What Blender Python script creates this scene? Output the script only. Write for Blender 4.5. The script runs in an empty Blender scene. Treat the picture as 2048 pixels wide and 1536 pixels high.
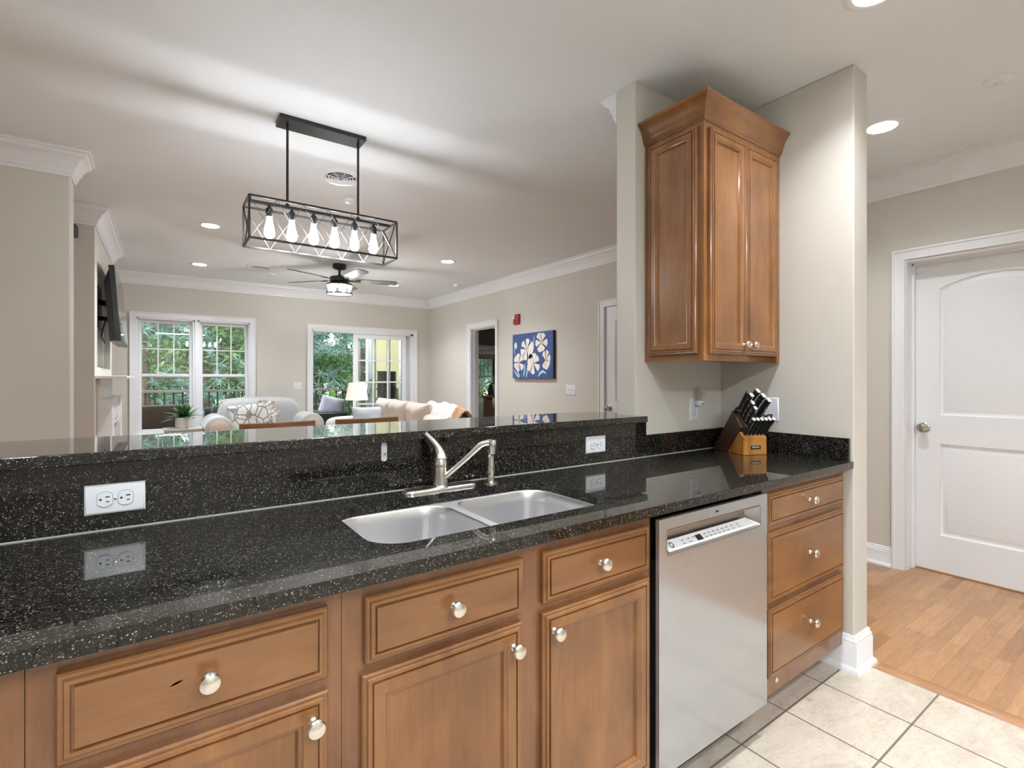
import bpy, math, random
from mathutils import Matrix, Vector
random.seed(7)
SC = bpy.context.scene
COL = SC.collection
R = math.radians

# ------------------------------------------------------------------ camera
cam_d = bpy.data.cameras.new('camera')
cam = bpy.data.objects.new('camera', cam_d); COL.objects.link(cam)
cam.location = (0, 0, 1.275)
cam.rotation_euler = (R(90), 0, -math.atan2(699, 996))
cam_d.sensor_width = 36.0
cam_d.lens = 996/2048*36
cam_d.shift_y = -11/2048
cam_d.clip_start = 0.02
SC.camera = cam

# ------------------------------------------------------------------ exposure
vs = SC.view_settings
vs.view_transform = 'Standard'; vs.look = 'None'; vs.gamma = 1.0; vs.use_curve_mapping = False
vs.exposure = 1.86

# ------------------------------------------------------------------ sky
W = bpy.data.worlds.new('sky'); SC.world = W; W.use_nodes = True
wn = W.node_tree; wn.nodes.clear()
wo = wn.nodes.new('ShaderNodeOutputWorld'); wb = wn.nodes.new('ShaderNodeBackground')
wb.inputs['Color'].default_value = (0.86, 0.95, 1.0, 1); wb.inputs['Strength'].default_value = 1.35
wn.links.new(wb.outputs[0], wo.inputs[0])

CAN_E = 205.0      # recessed lamp emission
BULB_E = 29.0     # chandelier bulb emission
CEIL = 2.643
COUNTER = 0.914
BAR = 1.105
KY = 1.525        # granite backsplash plane

# ------------------------------------------------------------------ materials
def mat(name):
    m = bpy.data.materials.new(name); m.use_nodes = True
    nt = m.node_tree; b = nt.nodes['Principled BSDF']
    return m, nt, b
def simple(name, col, rough=0.5, metal=0.0, spec=0.5, coat=0.0, sheen=0.0, emis=None, es=0.0, bump=0.0, bscale=200.0, vary=0.0, vscale=8.0):
    m, nt, b = mat(name)
    b.inputs['Base Color'].default_value = (*col, 1)
    b.inputs['Roughness'].default_value = rough
    b.inputs['Metallic'].default_value = metal
    b.inputs['Specular IOR Level'].default_value = spec
    b.inputs['Coat Weight'].default_value = coat
    b.inputs['Sheen Weight'].default_value = sheen
    if emis:
        b.inputs['Emission Color'].default_value = (*emis, 1); b.inputs['Emission Strength'].default_value = es
    tc = nt.nodes.new('ShaderNodeTexCoord')
    if vary:
        n = nt.nodes.new('ShaderNodeTexNoise'); n.inputs['Scale'].default_value = vscale; n.inputs['Detail'].default_value = 4
        nt.links.new(tc.outputs['Object'], n.inputs['Vector'])
        r = nt.nodes.new('ShaderNodeValToRGB')
        r.color_ramp.elements[0].position = .3; r.color_ramp.elements[1].position = .7
        r.color_ramp.elements[0].color = (*[c*(1-vary) for c in col], 1)
        r.color_ramp.elements[1].color = (*[min(1, c*(1+vary)) for c in col], 1)
        nt.links.new(n.outputs['Fac'], r.inputs[0]); nt.links.new(r.outputs[0], b.inputs['Base Color'])
    if bump:
        n = nt.nodes.new('ShaderNodeTexNoise'); n.inputs['Scale'].default_value = bscale; n.inputs['Detail'].default_value = 3
        nt.links.new(tc.outputs['Object'], n.inputs['Vector'])
        bp = nt.nodes.new('ShaderNodeBump'); bp.inputs['Strength'].default_value = bump; bp.inputs['Distance'].default_value = .002
        nt.links.new(n.outputs['Fac'], bp.inputs['Height']); nt.links.new(bp.outputs[0], b.inputs['Normal'])
    return m
def mixc(nt, fac, a, b_, mode='MIX'):
    n = nt.nodes.new('ShaderNodeMix'); n.data_type = 'RGBA'; n.blend_type = mode
    for s, v in ((0, fac), (6, a), (7, b_)):
        if hasattr(v, 'default_value') or hasattr(v, 'is_linked'): nt.links.new(v, n.inputs[s])
        else: n.inputs[s].default_value = v if s == 0 else (*v, 1)
    return n.outputs[2]
def ramp(nt, src, stops, interp='LINEAR'):
    r = nt.nodes.new('ShaderNodeValToRGB'); cr = r.color_ramp; cr.interpolation = interp
    while len(cr.elements) < len(stops): cr.elements.new(0.5)
    for e, (p, c) in zip(cr.elements, stops):
        e.position = p; e.color = (*c, 1) if len(c) == 3 else c
    nt.links.new(src, r.inputs[0]); return r.outputs[0]
def coords(nt, scale=(1, 1, 1), loc=(0, 0, 0), rot=(0, 0, 0), src='Object'):
    tc = nt.nodes.new('ShaderNodeTexCoord'); mp = nt.nodes.new('ShaderNodeMapping')
    mp.inputs['Scale'].default_value = scale; mp.inputs['Location'].default_value = loc; mp.inputs['Rotation'].default_value = rot
    nt.links.new(tc.outputs[src], mp.inputs[0]); return mp.outputs[0]
def noise(nt, vec, scale, detail=4, rough=.5, dist=0.0):
    n = nt.nodes.new('ShaderNodeTexNoise'); n.inputs['Scale'].default_value = scale; n.inputs['Detail'].default_value = detail
    n.inputs['Roughness'].default_value = rough; n.inputs['Distortion'].default_value = dist
    nt.links.new(vec, n.inputs['Vector']); return n.outputs['Fac']
def voro(nt, vec, scale, out='Color', feat='F1'):
    n = nt.nodes.new('ShaderNodeTexVoronoi'); n.inputs['Scale'].default_value = scale; n.feature = feat
    nt.links.new(vec, n.inputs['Vector']); return n.outputs[out]
def bump(nt, b, h, s=.2, d=.002):
    bp = nt.nodes.new('ShaderNodeBump'); bp.inputs['Strength'].default_value = s; bp.inputs['Distance'].default_value = d
    nt.links.new(h, bp.inputs['Height']); nt.links.new(bp.outputs[0], b.inputs['Normal'])

def granite():
    m, nt, b = mat('black_granite')
    v = coords(nt)
    k = (0, 0, 0)
    vc = voro(nt, v, 500)
    sep = nt.nodes.new('ShaderNodeSeparateColor'); nt.links.new(vc, sep.inputs[0])
    base = ramp(nt, noise(nt, v, 70, 6, .7), [(.38, (.0014, .0017, .002)), (.53, (.0045, .0042, .0038)), (.62, (.024, .020, .014)), (.73, (.075, .061, .040))])
    fleck = ramp(nt, sep.outputs[0], [(0, k), (.93, k), (.95, (.06, .055, .043)), (1, (.29, .27, .22))])
    vd = voro(nt, v, 900)
    sep2 = nt.nodes.new('ShaderNodeSeparateColor'); nt.links.new(vd, sep2.inputs[0])
    fleck2 = ramp(nt, sep2.outputs[1], [(0, k), (.88, k), (.93, (.020, .018, .015)), (1, (.095, .088, .074))])
    gold = ramp(nt, noise(nt, v, 38, 5, .7), [(.63, k), (.74, (.06, .04, .014))])
    c = mixc(nt, 1.0, base, fleck, 'ADD'); c = mixc(nt, 1.0, c, fleck2, 'ADD'); c = mixc(nt, .8, c, gold, 'ADD')
    nt.links.new(c, b.inputs['Base Color'])
    b.inputs['Roughness'].default_value = .27; b.inputs['IOR'].default_value = 1.5; b.inputs['Specular IOR Level'].default_value = .05
    b.inputs['Coat Weight'].default_value = 1.0; b.inputs['Coat Roughness'].default_value = .018; b.inputs['Coat IOR'].default_value = 1.46
    return m
GRANITE = granite()

def wood(name, dark, mid, light, axis='z', rough=.28, scale=1.0, coat=.45):
    m, nt, b = mat(name)
    s = {'z': (5, 5, 1.3), 'x': (1.3, 5, 5), 'y': (5, 1.3, 5)}[axis]
    v = coords(nt, tuple(q*scale for q in s))
    n1 = noise(nt, v, 2.2, 6, .6, .6)
    v2 = coords(nt, tuple(q*scale for q in {'z': (60, 60, 2.5), 'x': (2.5, 60, 60), 'y': (60, 2.5, 60)}[axis]))
    n2 = noise(nt, v2, 2.0, 4, .6)
    v3 = coords(nt, (1, 1, 1)); n3 = noise(nt, v3, 5, 3, .5)
    c = ramp(nt, n1, [(.25, dark), (.5, mid), (.78, light)])
    g = ramp(nt, n2, [(.3, (.89, .88, .86)), (.6, (1, 1, 1))])
    c = mixc(nt, 1.0, c, g, 'MULTIPLY')
    bl = ramp(nt, n3, [(.3, (.80, .78, .76)), (.65, (1.08, 1.08, 1.08))])
    c = mixc(nt, 1.0, c, bl, 'MULTIPLY')
    nt.links.new(c, b.inputs['Base Color'])
    b.inputs['Roughness'].default_value = rough; b.inputs['Coat Weight'].default_value = coat; b.inputs['Coat Roughness'].default_value = .12
    bump(nt, b, n2, .06, .001)
    return m
WD, WM, WL = (.165, .065, .019), (.235, .100, .031), (.305, .140, .046)
WOOD_V = wood('maple_vertical_grain', WD, WM, WL, 'z')
WOOD_H = wood('maple_horizontal_grain', WD, WM, WL, 'x')
WOOD_FRAME = wood('maple_frame', (.14, .055, .022), (.21, .088, .035), (.28, .125, .052), 'z')
WALNUT = wood('walnut_block', (.035, .014, .006), (.065, .026, .011), (.11, .045, .018), 'z', .4, 1.6, 0)
ACACIA = wood('acacia_block', (.25, .09, .015), (.45, .19, .035), (.62, .32, .07), 'z', .35, 2.0, .1)
CHAIRWOOD = wood('chair_wood', (.12, .045, .016), (.22, .085, .03), (.32, .13, .045), 'x', .35, 1.0, .2)
BEDWOOD = wood('bed_wood', (.12, .07, .04), (.19, .115, .07), (.26, .16, .10), 'z', .5)

def paint(name, col, rough=.6, b_=.05):
    return simple(name, col, rough, spec=.35, bump=b_, bscale=350, vary=.015, vscale=1.5)
WALL = paint('greige_wall_paint', (.615, .585, .53))
CEILP = paint('white_ceiling_paint', (.775, .81, .835), .8)
TRIM = paint('white_trim_paint', (.79, .80, .82), .35, .01)
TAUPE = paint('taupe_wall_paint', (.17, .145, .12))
WHITE = simple('white_plastic', (.72, .75, .79), .25)
DARKSLOT = simple('dark_slot', (.02, .02, .03), .5)
BLACK = simple('black_metal', (.018, .018, .019), .4, spec=.4)
GUN = simple('dark_bronze_metal', (.045, .045, .047), .38, .6)
NICKEL = simple('satin_nickel', (.78, .75, .70), .24, 1.0)
CHROME = simple('bright_chrome', (.80, .80, .80), .1, 1.0)
BLACKP = simple('black_plastic', (.012, .012, .013), .3)

def steel(name, col, rough, axis='z', met=1.0, bs=.02):
    m, nt, b = mat(name)
    v = coords(nt, {'z': (1400, 1400, 6), 'x': (6, 1400, 1400)}[axis])
    n = noise(nt, v, 1.0, 3, .5)
    r = nt.nodes.new('ShaderNodeMapRange'); r.inputs[3].default_value = rough*.8; r.inputs[4].default_value = rough*1.25
    nt.links.new(n, r.inputs[0]); nt.links.new(r.outputs[0], b.inputs['Roughness'])
    b.inputs['Base Color'].default_value = (*col, 1); b.inputs['Metallic'].default_value = met
    b.inputs['Anisotropic'].default_value = .4
    bump(nt, b, n, bs, .0005)
    return m
STEEL = steel('brushed_stainless', (.49, .51, .535), .17, 'x', .72, .008)
SINKSTEEL = steel('sink_stainless', (.78, .78, .79), .30, 'x', .95, .004)

def tile():
    m, nt, b = mat('beige_ceramic_tile')
    v = coords(nt, (1, 1, 1), (-2.567+.305*20, -.656+.305*20, 0))
    br = nt.nodes.new('ShaderNodeTexBrick'); br.offset = 0; br.squash = 1
    br.inputs['Scale'].default_value = 1; br.inputs['Brick Width'].default_value = .305; br.inputs['Row Height'].default_value = .305
    br.inputs['Mortar Size'].default_value = .0035; br.inputs['Mortar Smooth'].default_value = .15
    br.inputs['Color1'].default_value = (1, 1, 1, 1); br.inputs['Color2'].default_value = (.93, .93, .93, 1)
    br.inputs['Mortar'].default_value = (0, 0, 0, 1)
    nt.links.new(v, br.inputs['Vector'])
    v2 = coords(nt, (1, 2.2, 1), rot=(0, 0, .5))
    c = ramp(nt, noise(nt, v2, 6, 8, .7, .8), [(.33, (.46, .395, .32)), (.5, (.56, .49, .405)), (.7, (.63, .56, .47))])
    c = mixc(nt, 1.0, c, ramp(nt, noise(nt, v2, 40, 6, .7, 1.0), [(.33, (.80, .79, .77)), (.5, (1, 1, 1))]), 'MULTIPLY')
    c = mixc(nt, 1.0, c, br.outputs['Color'], 'MULTIPLY')
    c = mixc(nt, br.outputs['Fac'], c, (.17, .135, .10))
    nt.links.new(c, b.inputs['Base Color'])
    b.inputs['Roughness'].default_value = .38
    inv = nt.nodes.new('ShaderNodeMath'); inv.operation = 'SUBTRACT'; inv.inputs[0].default_value = 1; nt.links.new(br.outputs['Fac'], inv.inputs[1])
    bump(nt, b, inv.outputs[0], .5, .002)
    return m
TILE = tile()
def oak():
    m, nt, b = mat('oak_strip_floor')
    v = coords(nt, (1, 1, 1), (3, 3, 0))
    br = nt.nodes.new('ShaderNodeTexBrick'); br.offset = .37; br.offset_frequency = 3; br.squash = 1
    br.inputs['Scale'].default_value = 1; br.inputs['Brick Width'].default_value = .47; br.inputs['Row Height'].default_value = .057
    br.inputs['Mortar Size'].default_value = .0006; br.inputs['Mortar Smooth'].default_value = .3; br.inputs['Bias'].default_value = 0
    br.inputs['Color1'].default_value = (.30, .150, .066, 1); br.inputs['Color2'].default_value = (.47, .250, .112, 1)
    br.inputs['Mortar'].default_value = (.16, .07, .03, 1)
    nt.links.new(v, br.inputs['Vector'])
    v2 = coords(nt, (1.4, 16, 1))
    g = ramp(nt, noise(nt, v2, 5, 6, .65, 1.2), [(.3, (.78, .76, .73)), (.6, (1.08, 1.08, 1.08))])
    c = mixc(nt, 1.0, br.outputs['Color'], g, 'MULTIPLY')
    nt.links.new(c, b.inputs['Base Color']); b.inputs['Roughness'].default_value = .3; b.inputs['Coat Weight'].default_value = .2
    return m
OAK = oak()
def glass():
    m = bpy.data.materials.new('window_glass'); m.use_nodes = True; nt = m.node_tree; nt.nodes.clear()
    o = nt.nodes.new('ShaderNodeOutputMaterial'); mx = nt.nodes.new('ShaderNodeMixShader')
    t = nt.nodes.new('ShaderNodeBsdfTransparent'); g = nt.nodes.new('ShaderNodeBsdfGlossy'); g.inputs['Roughness'].default_value = .01
    t.inputs['Color'].default_value = (.97, .985, .975, 1)
    f = nt.nodes.new('ShaderNodeFresnel'); f.inputs['IOR'].default_value = 1.5
    nt.links.new(f.outputs[0], mx.inputs[0]); nt.links.new(t.outputs[0], mx.inputs[1]); nt.links.new(g.outputs[0], mx.inputs[2])
    nt.links.new(mx.outputs[0], o.inputs[0]); return m
GLASS = glass()
def emit(name, col, s):
    m = bpy.data.materials.new(name); m.use_nodes = True; nt = m.node_tree; nt.nodes.clear()
    o = nt.nodes.new('ShaderNodeOutputMaterial'); e = nt.nodes.new('ShaderNodeEmission')
    e.inputs[0].default_value = (*col, 1); e.inputs[1].default_value = s; nt.links.new(e.outputs[0], o.inputs[0]); return m
CANLIGHT = emit('recessed_lamp_glow', (.93, .97, 1.0), CAN_E)
BULBLIGHT = emit('edison_bulb_glow', (.95, .975, 1.0), BULB_E)
FANLIGHT = emit('fan_bulb_glow', (.97, .98, 1.0), 170)
CANLIVING = emit('living_lamp_glow', (.93, .97, 1.0), 430)
SHADE = simple('lit_lamp_shade', (.50, .49, .43), .8, emis=(1.0, .96, .78), es=.16)

# ------------------------------------------------------------------ mesh builder
class MB:
    def __init__(s): s.v = []; s.f = []; s.m = []; s.M = Matrix.Identity(4); s.mi = 0
    def add(s, vs_, fs):
        o = len(s.v); s.v += [tuple(s.M @ Vector(p)) for p in vs_]
        s.f += [tuple(i+o for i in f) for f in fs]; s.m += [s.mi]*len(fs); return s
    def box(s, x0, x1, y0, y1, z0, z1):
        x0, x1 = sorted((x0, x1)); y0, y1 = sorted((y0, y1)); z0, z1 = sorted((z0, z1))
        return s.add([(x0,y0,z0),(x1,y0,z0),(x1,y1,z0),(x0,y1,z0),(x0,y0,z1),(x1,y0,z1),(x1,y1,z1),(x0,y1,z1)],
              [(0,3,2,1),(4,5,6,7),(0,1,5,4),(1,2,6,5),(2,3,7,6),(3,0,4,7)])
    def prism(s, pts, a0, a1, axis='z'):
        n = len(pts)
        def p(q, a):
            if axis == 'z': return (q[0], q[1], a)
            if axis == 'y': return (q[0], a, q[1])
            return (a, q[0], q[1])
        return s.add([p(q, a0) for q in pts]+[p(q, a1) for q in pts],
              [tuple(range(n))[::-1], tuple(range(n, 2*n))]+[(i, (i+1) % n, n+(i+1) % n, n+i) for i in range(n)])
    def lathe(s, prof, n=24, c=(0, 0, 0), axis='z', cap=True, sx=1, sy=1):
        vs_ = []
        for r, h in prof:
            for k in range(n):
                a = 2*math.pi*k/n; x, y = r*math.cos(a)*sx, r*math.sin(a)*sy
                if axis == 'z': q = (x, y, h)
                elif axis == 'y': q = (x, h, y)
                else: q = (h, x, y)
                vs_.append((q[0]+c[0], q[1]+c[1], q[2]+c[2]))
        fs = []
        for i in range(len(prof)-1):
            for k in range(n):
                k2 = (k+1) % n; fs.append((i*n+k, i*n+k2, (i+1)*n+k2, (i+1)*n+k))
        if cap: fs += [tuple(range(n))[::-1], tuple(range((len(prof)-1)*n, len(prof)*n))]
        return s.add(vs_, fs)
    def tube(s, path, rad, n=12, sx=1.0):
        path = [Vector(p) for p in path]; m = len(path)
        if not hasattr(rad, '__len__'): rad = [rad]*m
        up = None; vs_ = []
        for i, p in enumerate(path):
            t = (path[min(i+1, m-1)]-path[max(i-1, 0)]).normalized()
            if up is None:
                up = Vector((0, 0, 1)) if abs(t.z) < .9 else Vector((1, 0, 0))
            a = t.cross(up).normalized(); b = a.cross(t).normalized(); up = b
            for k in range(n):
                g = 2*math.pi*k/n; q = p+a*math.cos(g)*rad[i]*sx+b*math.sin(g)*rad[i]; vs_.append(tuple(q))
        fs = [(i*n+k, i*n+(k+1) % n, (i+1)*n+(k+1) % n, (i+1)*n+k) for i in range(m-1) for k in range(n)]
        fs += [tuple(range(n))[::-1], tuple(range((m-1)*n, m*n))]
        return s.add(vs_, fs)
    def bar(s, a, b, w, h=None):
        a, b = Vector(a), Vector(b); h = h or w; t = (b-a).normalized()
        up = Vector((0, 0, 1)) if abs(t.z) < .95 else Vector((0, 1, 0))
        x = t.cross(up).normalized()*w/2; y = x.cross(t).normalized()*h/2
        vs_ = [tuple(p+sx*x+sy*y) for p in (a, b) for sx, sy in ((-1,-1),(1,-1),(1,1),(-1,1))]
        return s.add(vs_, [(3,2,1,0),(4,5,6,7),(0,1,5,4),(1,2,6,5),(2,3,7,6),(3,0,4,7)])
    def sweep(s, prof, path, closed=False):
        # prof: (out, z); path: 2-D points, 'out' is to the RIGHT of travel; mitred corners
        P = [Vector(p) for p in path]; n = len(P); k = len(prof); vs_ = []
        for i, p in enumerate(P):
            d0 = (P[i]-P[i-1]).normalized() if (i > 0 or closed) else None
            d1 = (P[(i+1) % n]-P[i]).normalized() if (i < n-1 or closed) else None
            if d0 is None: d0 = d1
            if d1 is None: d1 = d0
            n0 = Vector((d0.y, -d0.x)); n1 = Vector((d1.y, -d1.x)); mm = (n0+n1).normalized(); sc = 1/max(.2, mm.dot(n0))
            for o, z in prof: vs_.append((p.x+mm.x*sc*o, p.y+mm.y*sc*o, z))
        fs = []
        rng = range(n if closed else n-1)
        for i in rng:
            j = (i+1) % n
            for q in range(k): fs.append((i*k+q, i*k+(q+1) % k, j*k+(q+1) % k, j*k+q))
        if not closed: fs += [tuple(range(k)), tuple(range((n-1)*k, n*k))[::-1]]
        return s.add(vs_, fs)
    def loops(s, L, cap=True):
        # list of equal-length 3-D loops joined in order; last one capped
        n = len(L[0]); vs_ = [p for l in L for p in l]
        fs = [(i*n+k, i*n+(k+1) % n, (i+1)*n+(k+1) % n, (i+1)*n+k) for i in range(len(L)-1) for k in range(n)]
        if cap: fs.append(tuple(range((len(L)-1)*n, len(L)*n)))
        if cap and cap != 'last': fs.append(tuple(range(n))[::-1])
        return s.add(vs_, fs)
    def panel(s, x0, x1, z0, z1, rings):
        # front face toward -y; rings (inset, y)
        return s.loops([[(x0+i, y, z0+i), (x1-i, y, z0+i), (x1-i, y, z1-i), (x0+i, y, z1-i)] for i, y in rings])
    def blob(s, c, r, nu=20, nv=12, e=1.0, f=None):
        vs_ = []
        for i in range(nv+1):
            th = math.pi*i/nv
            for k in range(nu):
                ph = 2*math.pi*k/nu
                def pw(x): return math.copysign(abs(x)**e, x)
                p = [r[0]*pw(math.sin(th))*pw(math.cos(ph)), r[1]*pw(math.sin(th))*pw(math.sin(ph)), r[2]*pw(math.cos(th))]
                if f: p = f(p)
                vs_.append((c[0]+p[0], c[1]+p[1], c[2]+p[2]))
        fs = [(i*nu+k, i*nu+(k+1) % nu, (i+1)*nu+(k+1) % nu, (i+1)*nu+k) for i in range(nv) for k in range(nu)]
        return s.add(vs_, fs)

def obj(name, mb, material, parent=None, bevel=0, smooth=True, loc=None, rot=None, sub=0, seg=2, fix=True):
    me = bpy.data.meshes.new(name); me.from_pydata(mb.v, [], mb.f)
    mats = material if isinstance(material, (list, tuple)) else [material]
    for m in mats: me.materials.append(m)
    me.polygons.foreach_set('material_index', mb.m)
    if fix:
        import bmesh
        bm = bmesh.new(); bm.from_mesh(me); bmesh.ops.remove_doubles(bm, verts=bm.verts, dist=1e-6)
        bmesh.ops.recalc_face_normals(bm, faces=bm.faces); bm.to_mesh(me); bm.free()
    me.update()
    if smooth:
        me.polygons.foreach_set('use_smooth', [True]*len(me.polygons)); me.set_sharp_from_angle(angle=R(38))
    o = bpy.data.objects.new(name, me); COL.objects.link(o)
    if parent: o.parent = parent
    if loc: o.location = loc
    if rot: o.rotation_euler = rot
    if bevel:
        b = o.modifiers.new('bevel', 'BEVEL'); b.width = bevel; b.segments = seg; b.limit_method = 'ANGLE'; b.angle_limit = R(40); b.harden_normals = True
    if sub:
        b = o.modifiers.new('sub', 'SUBSURF'); b.levels = b.render_levels = sub
    return o
def tag(o, label, cat, group=None, kind=None):
    if label: o['label'] = label
    if cat: o['category'] = cat
    if group: o['group'] = group
    if kind: o['kind'] = kind
    return o
def thing(name, label, cat, loc=(0, 0, 0), rz=0, group=None, kind=None, rot=None):
    o = bpy.data.objects.new(name, None); COL.objects.link(o); o.empty_display_size = .05
    o.location = loc; o.rotation_euler = rot or (0, 0, rz)
    return tag(o, label, cat, group, kind)
def struct(name, mb, m, label, cat, **k):
    return tag(obj(name, mb, m, **k), label, cat, kind='structure')
def dup(root, loc, rz, label, group=None):
    r = root.copy(); COL.objects.link(r); r.location = loc; r.rotation_euler = (0, 0, rz)
    r['label'] = label
    if group: r['group'] = group
    for ch in list(root.children):
        c = ch.copy(); COL.objects.link(c); c.parent = r
        for g in ch.children:
            d = g.copy(); COL.objects.link(d); d.parent = c
    return r
def text_mesh(name, body, size, m, parent, loc, rot, ext=.0004):
    cu = bpy.data.curves.new(name, 'FONT'); cu.body = body; cu.size = size; cu.extrude = ext; cu.align_x = 'CENTER'; cu.align_y = 'CENTER'
    t = bpy.data.objects.new(name, cu); COL.objects.link(t)
    dg = bpy.context.evaluated_depsgraph_get(); me = bpy.data.meshes.new_from_object(t.evaluated_get(dg))
    bpy.data.objects.remove(t); bpy.data.curves.remove(cu)
    me.materials.clear(); me.materials.append(m)
    o = bpy.data.objects.new(name, me); COL.objects.link(o); o.parent = parent; o.location = loc; o.rotation_euler = rot
    return o

# ------------------------------------------------------------------ room shell
def wall_box(mb, x0, x1, y0, y1, z0, z1, holes, along):
    # holes: (a0,a1,z0,z1) along the wall's long axis
    A = sorted({(x0 if along == 'x' else y0), (x1 if along == 'x' else y1), *[h[0] for h in holes], *[h[1] for h in holes]})
    Zs = sorted({z0, z1, *[h[2] for h in holes], *[h[3] for h in holes]})
    Zs = [z for z in Zs if z0 <= z <= z1]
    for i in range(len(A)-1):
        for j in range(len(Zs)-1):
            ca, cz = (A[i]+A[i+1])/2, (Zs[j]+Zs[j+1])/2
            if any(h[0] < ca < h[1] and h[2] < cz < h[3] for h in holes): continue
            if along == 'x': mb.box(A[i], A[i+1], y0, y1, Zs[j], Zs[j+1])
            else: mb.box(x0, x1, A[i], A[i+1], Zs[j], Zs[j+1])
FY = 8.05; RX = 3.88; HX = 4.04
W1 = (-.275, 1.03, .54, 2.07)         # double window opening
SD = (1.885, 3.555, .0, 2.04)         # sliding door opening
DW = (5.935, 6.65, 0, 2.04)           # bedroom doorway on right wall (y range)
D2 = (2.98, 3.80, 0, 2.04)            # closed door on right wall
HD = (.37, 1.205, 0, 2.05)            # hall door
NLX, NLY = -.461, 4.02

struct('floor_kitchen', MB().box(-3.4, 2.57, -2.4, 1.62, -.05, 0), TILE, 'beige square ceramic tile floor with brown grout in kitchen', 'floor')
mb = MB().box(2.57, HX+.02, -2.4, 3.0, -.05, 0).box(HX+.02, HX+.25, HD[0], HD[1], -.05, 0).box(-3.4, 2.57, 1.62, 3.0, -.05, 0).box(-3.4, RX+.2, 3.0, FY+.2, -.05, 0).box(RX+.2, 9.6, 4.2, 10.3, -.05, 0)
struct('floor_hall', mb, OAK, 'oak strip floor in warm brown beyond the kitchen tile', 'floor')
mb = MB().prism([(2.562, 0), (2.63, 0), (2.62, .009), (2.60, .013), (2.575, .010)], -2.4, .86, 'y')
struct('trim_1', mb, wood('oak_threshold', (.27, .13, .055), (.36, .18, .08), (.43, .225, .105), 'y', .5, 1.0, .05), 'narrow oak reducer strip between tile and wood floors', 'threshold')
mb = MB()
CAN_AT = [(2.06, .70), (.80, .66), (-.55, .66), (2.06, -.75), (.80, -.75), (-.55, -.75), (3.20, 1.06), (3.20, -.9),
          (.351, 5.193), (.363, 7.03), (2.728, 5.199), (2.766, 6.96), (-2.1, 1.6), (-2.1, 3.2)]
def ceil_grid(mb, x0, x1, y0, y1, cans, h=.0695):
    xs = sorted({x0, x1, *[c[0]-h for c in cans], *[c[0]+h for c in cans]}); ys = sorted({y0, y1, *[c[1]-h for c in cans], *[c[1]+h for c in cans]})
    for i in range(len(xs)-1):
        for j in range(len(ys)-1):
            cx, cy = (xs[i]+xs[i+1])/2, (ys[j]+ys[j+1])/2
            if any(abs(cx-c[0]) < h and abs(cy-c[1]) < h for c in cans): continue
            mb.add([(xs[i], ys[j], CEIL), (xs[i+1], ys[j], CEIL), (xs[i+1], ys[j+1], CEIL), (xs[i], ys[j+1], CEIL)], [(0, 3, 2, 1)])
ceil_grid(mb, -3.4, HX+.3, -2.4, FY+.2, CAN_AT)
mb.box(-3.4, HX+.3, -2.4, FY+.2, CEIL+.105, CEIL+.12)
struct('ceiling', mb, CEILP, fix=False, smooth=False, label='flat white painted ceiling running over kitchen, hall and living room', cat='ceiling')
struct('ceiling_bedroom', MB().box(RX+.14, 9.6, 4.2, 10.3, CEIL-.02, CEIL-.0), CEILP, 'white bedroom ceiling seen through the doorway', 'ceiling')

mb = MB(); wall_box(mb, -1.3, RX+.14, FY, FY+.16, 0, CEIL, [W1, SD], 'x')
struct('wall_back', mb, WALL, 'greige far living room wall with double window and sliding door', 'wall')
mb = MB(); wall_box(mb, RX, RX+.14, 2.3, FY, 0, CEIL, [DW, D2], 'y')
struct('wall_right', mb, WALL, 'greige living room wall with the painting and the doorway', 'wall')
mb = MB(); wall_box(mb, HX, HX+.24, -2.4, 2.5, 0, CEIL, [HD], 'y')
struct('wall_hall', mb, WALL, 'greige hall wall around the white arched panel door', 'wall')
struct('wall_stub', MB().box(1.776, 2.458, 1.545, 1.66, 0, CEIL), WALL, 'short greige wall behind the upper cabinet, its end facing the room', 'wall', bevel=.004)
struct('wall_wing', MB().box(2.458, 2.600, .917, 2.3, 0, CEIL), WALL, 'greige wing wall at the right end of the counter', 'wall', bevel=.006)
struct('wall_hall_back', MB().box(2.600, HX, 2.2, 2.3, 0, CEIL), WALL, 'greige wall closing the hall', 'wall')
struct('wall_left', MB().box(-3.2, NLX, NLY, 4.19, 0, CEIL), WALL, 'greige wall end at far left beyond the bar', 'wall', bevel=.006)
struct('wall_dining', MB().box(-3.3, -3.2, -2.4, 4.19, 0, CEIL), WALL, 'greige dining side wall out of frame', 'wall')
struct('wall_living', MB().box(-1.3, -1.2, 4.19, FY, 0, CEIL), WALL, 'greige living room left wall behind the chimney breast', 'wall')
struct('wall_kitchen', MB().box(-3.3, HX+.2, -2.4, -2.3, 0, CEIL), WALL, 'greige kitchen wall behind the viewpoint', 'wall')
struct('wall_pony', MB().box(-3.2, 1.776, 1.545, 1.66, 0, BAR-.03), WALL, 'low greige half wall carrying the raised bar', 'wall')
# chimney breast with a shallow niche for the television
mb = MB(); BX0, BX1, BY0, BY1 = -1.2, -.447, 5.2, 6.87
mb.box(BX0, BX1-.05, BY0, BY1, 0, CEIL)
wall_box(mb, BX1-.05, BX1, BY0, BY1, 0, CEIL, [(5.40, 6.66, 1.37, 2.26), (5.75, 6.35, 0, .78)], 'y')
struct('wall_chimney', mb, WALL, 'greige chimney breast with a shallow niche above the white mantel', 'wall')

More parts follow.
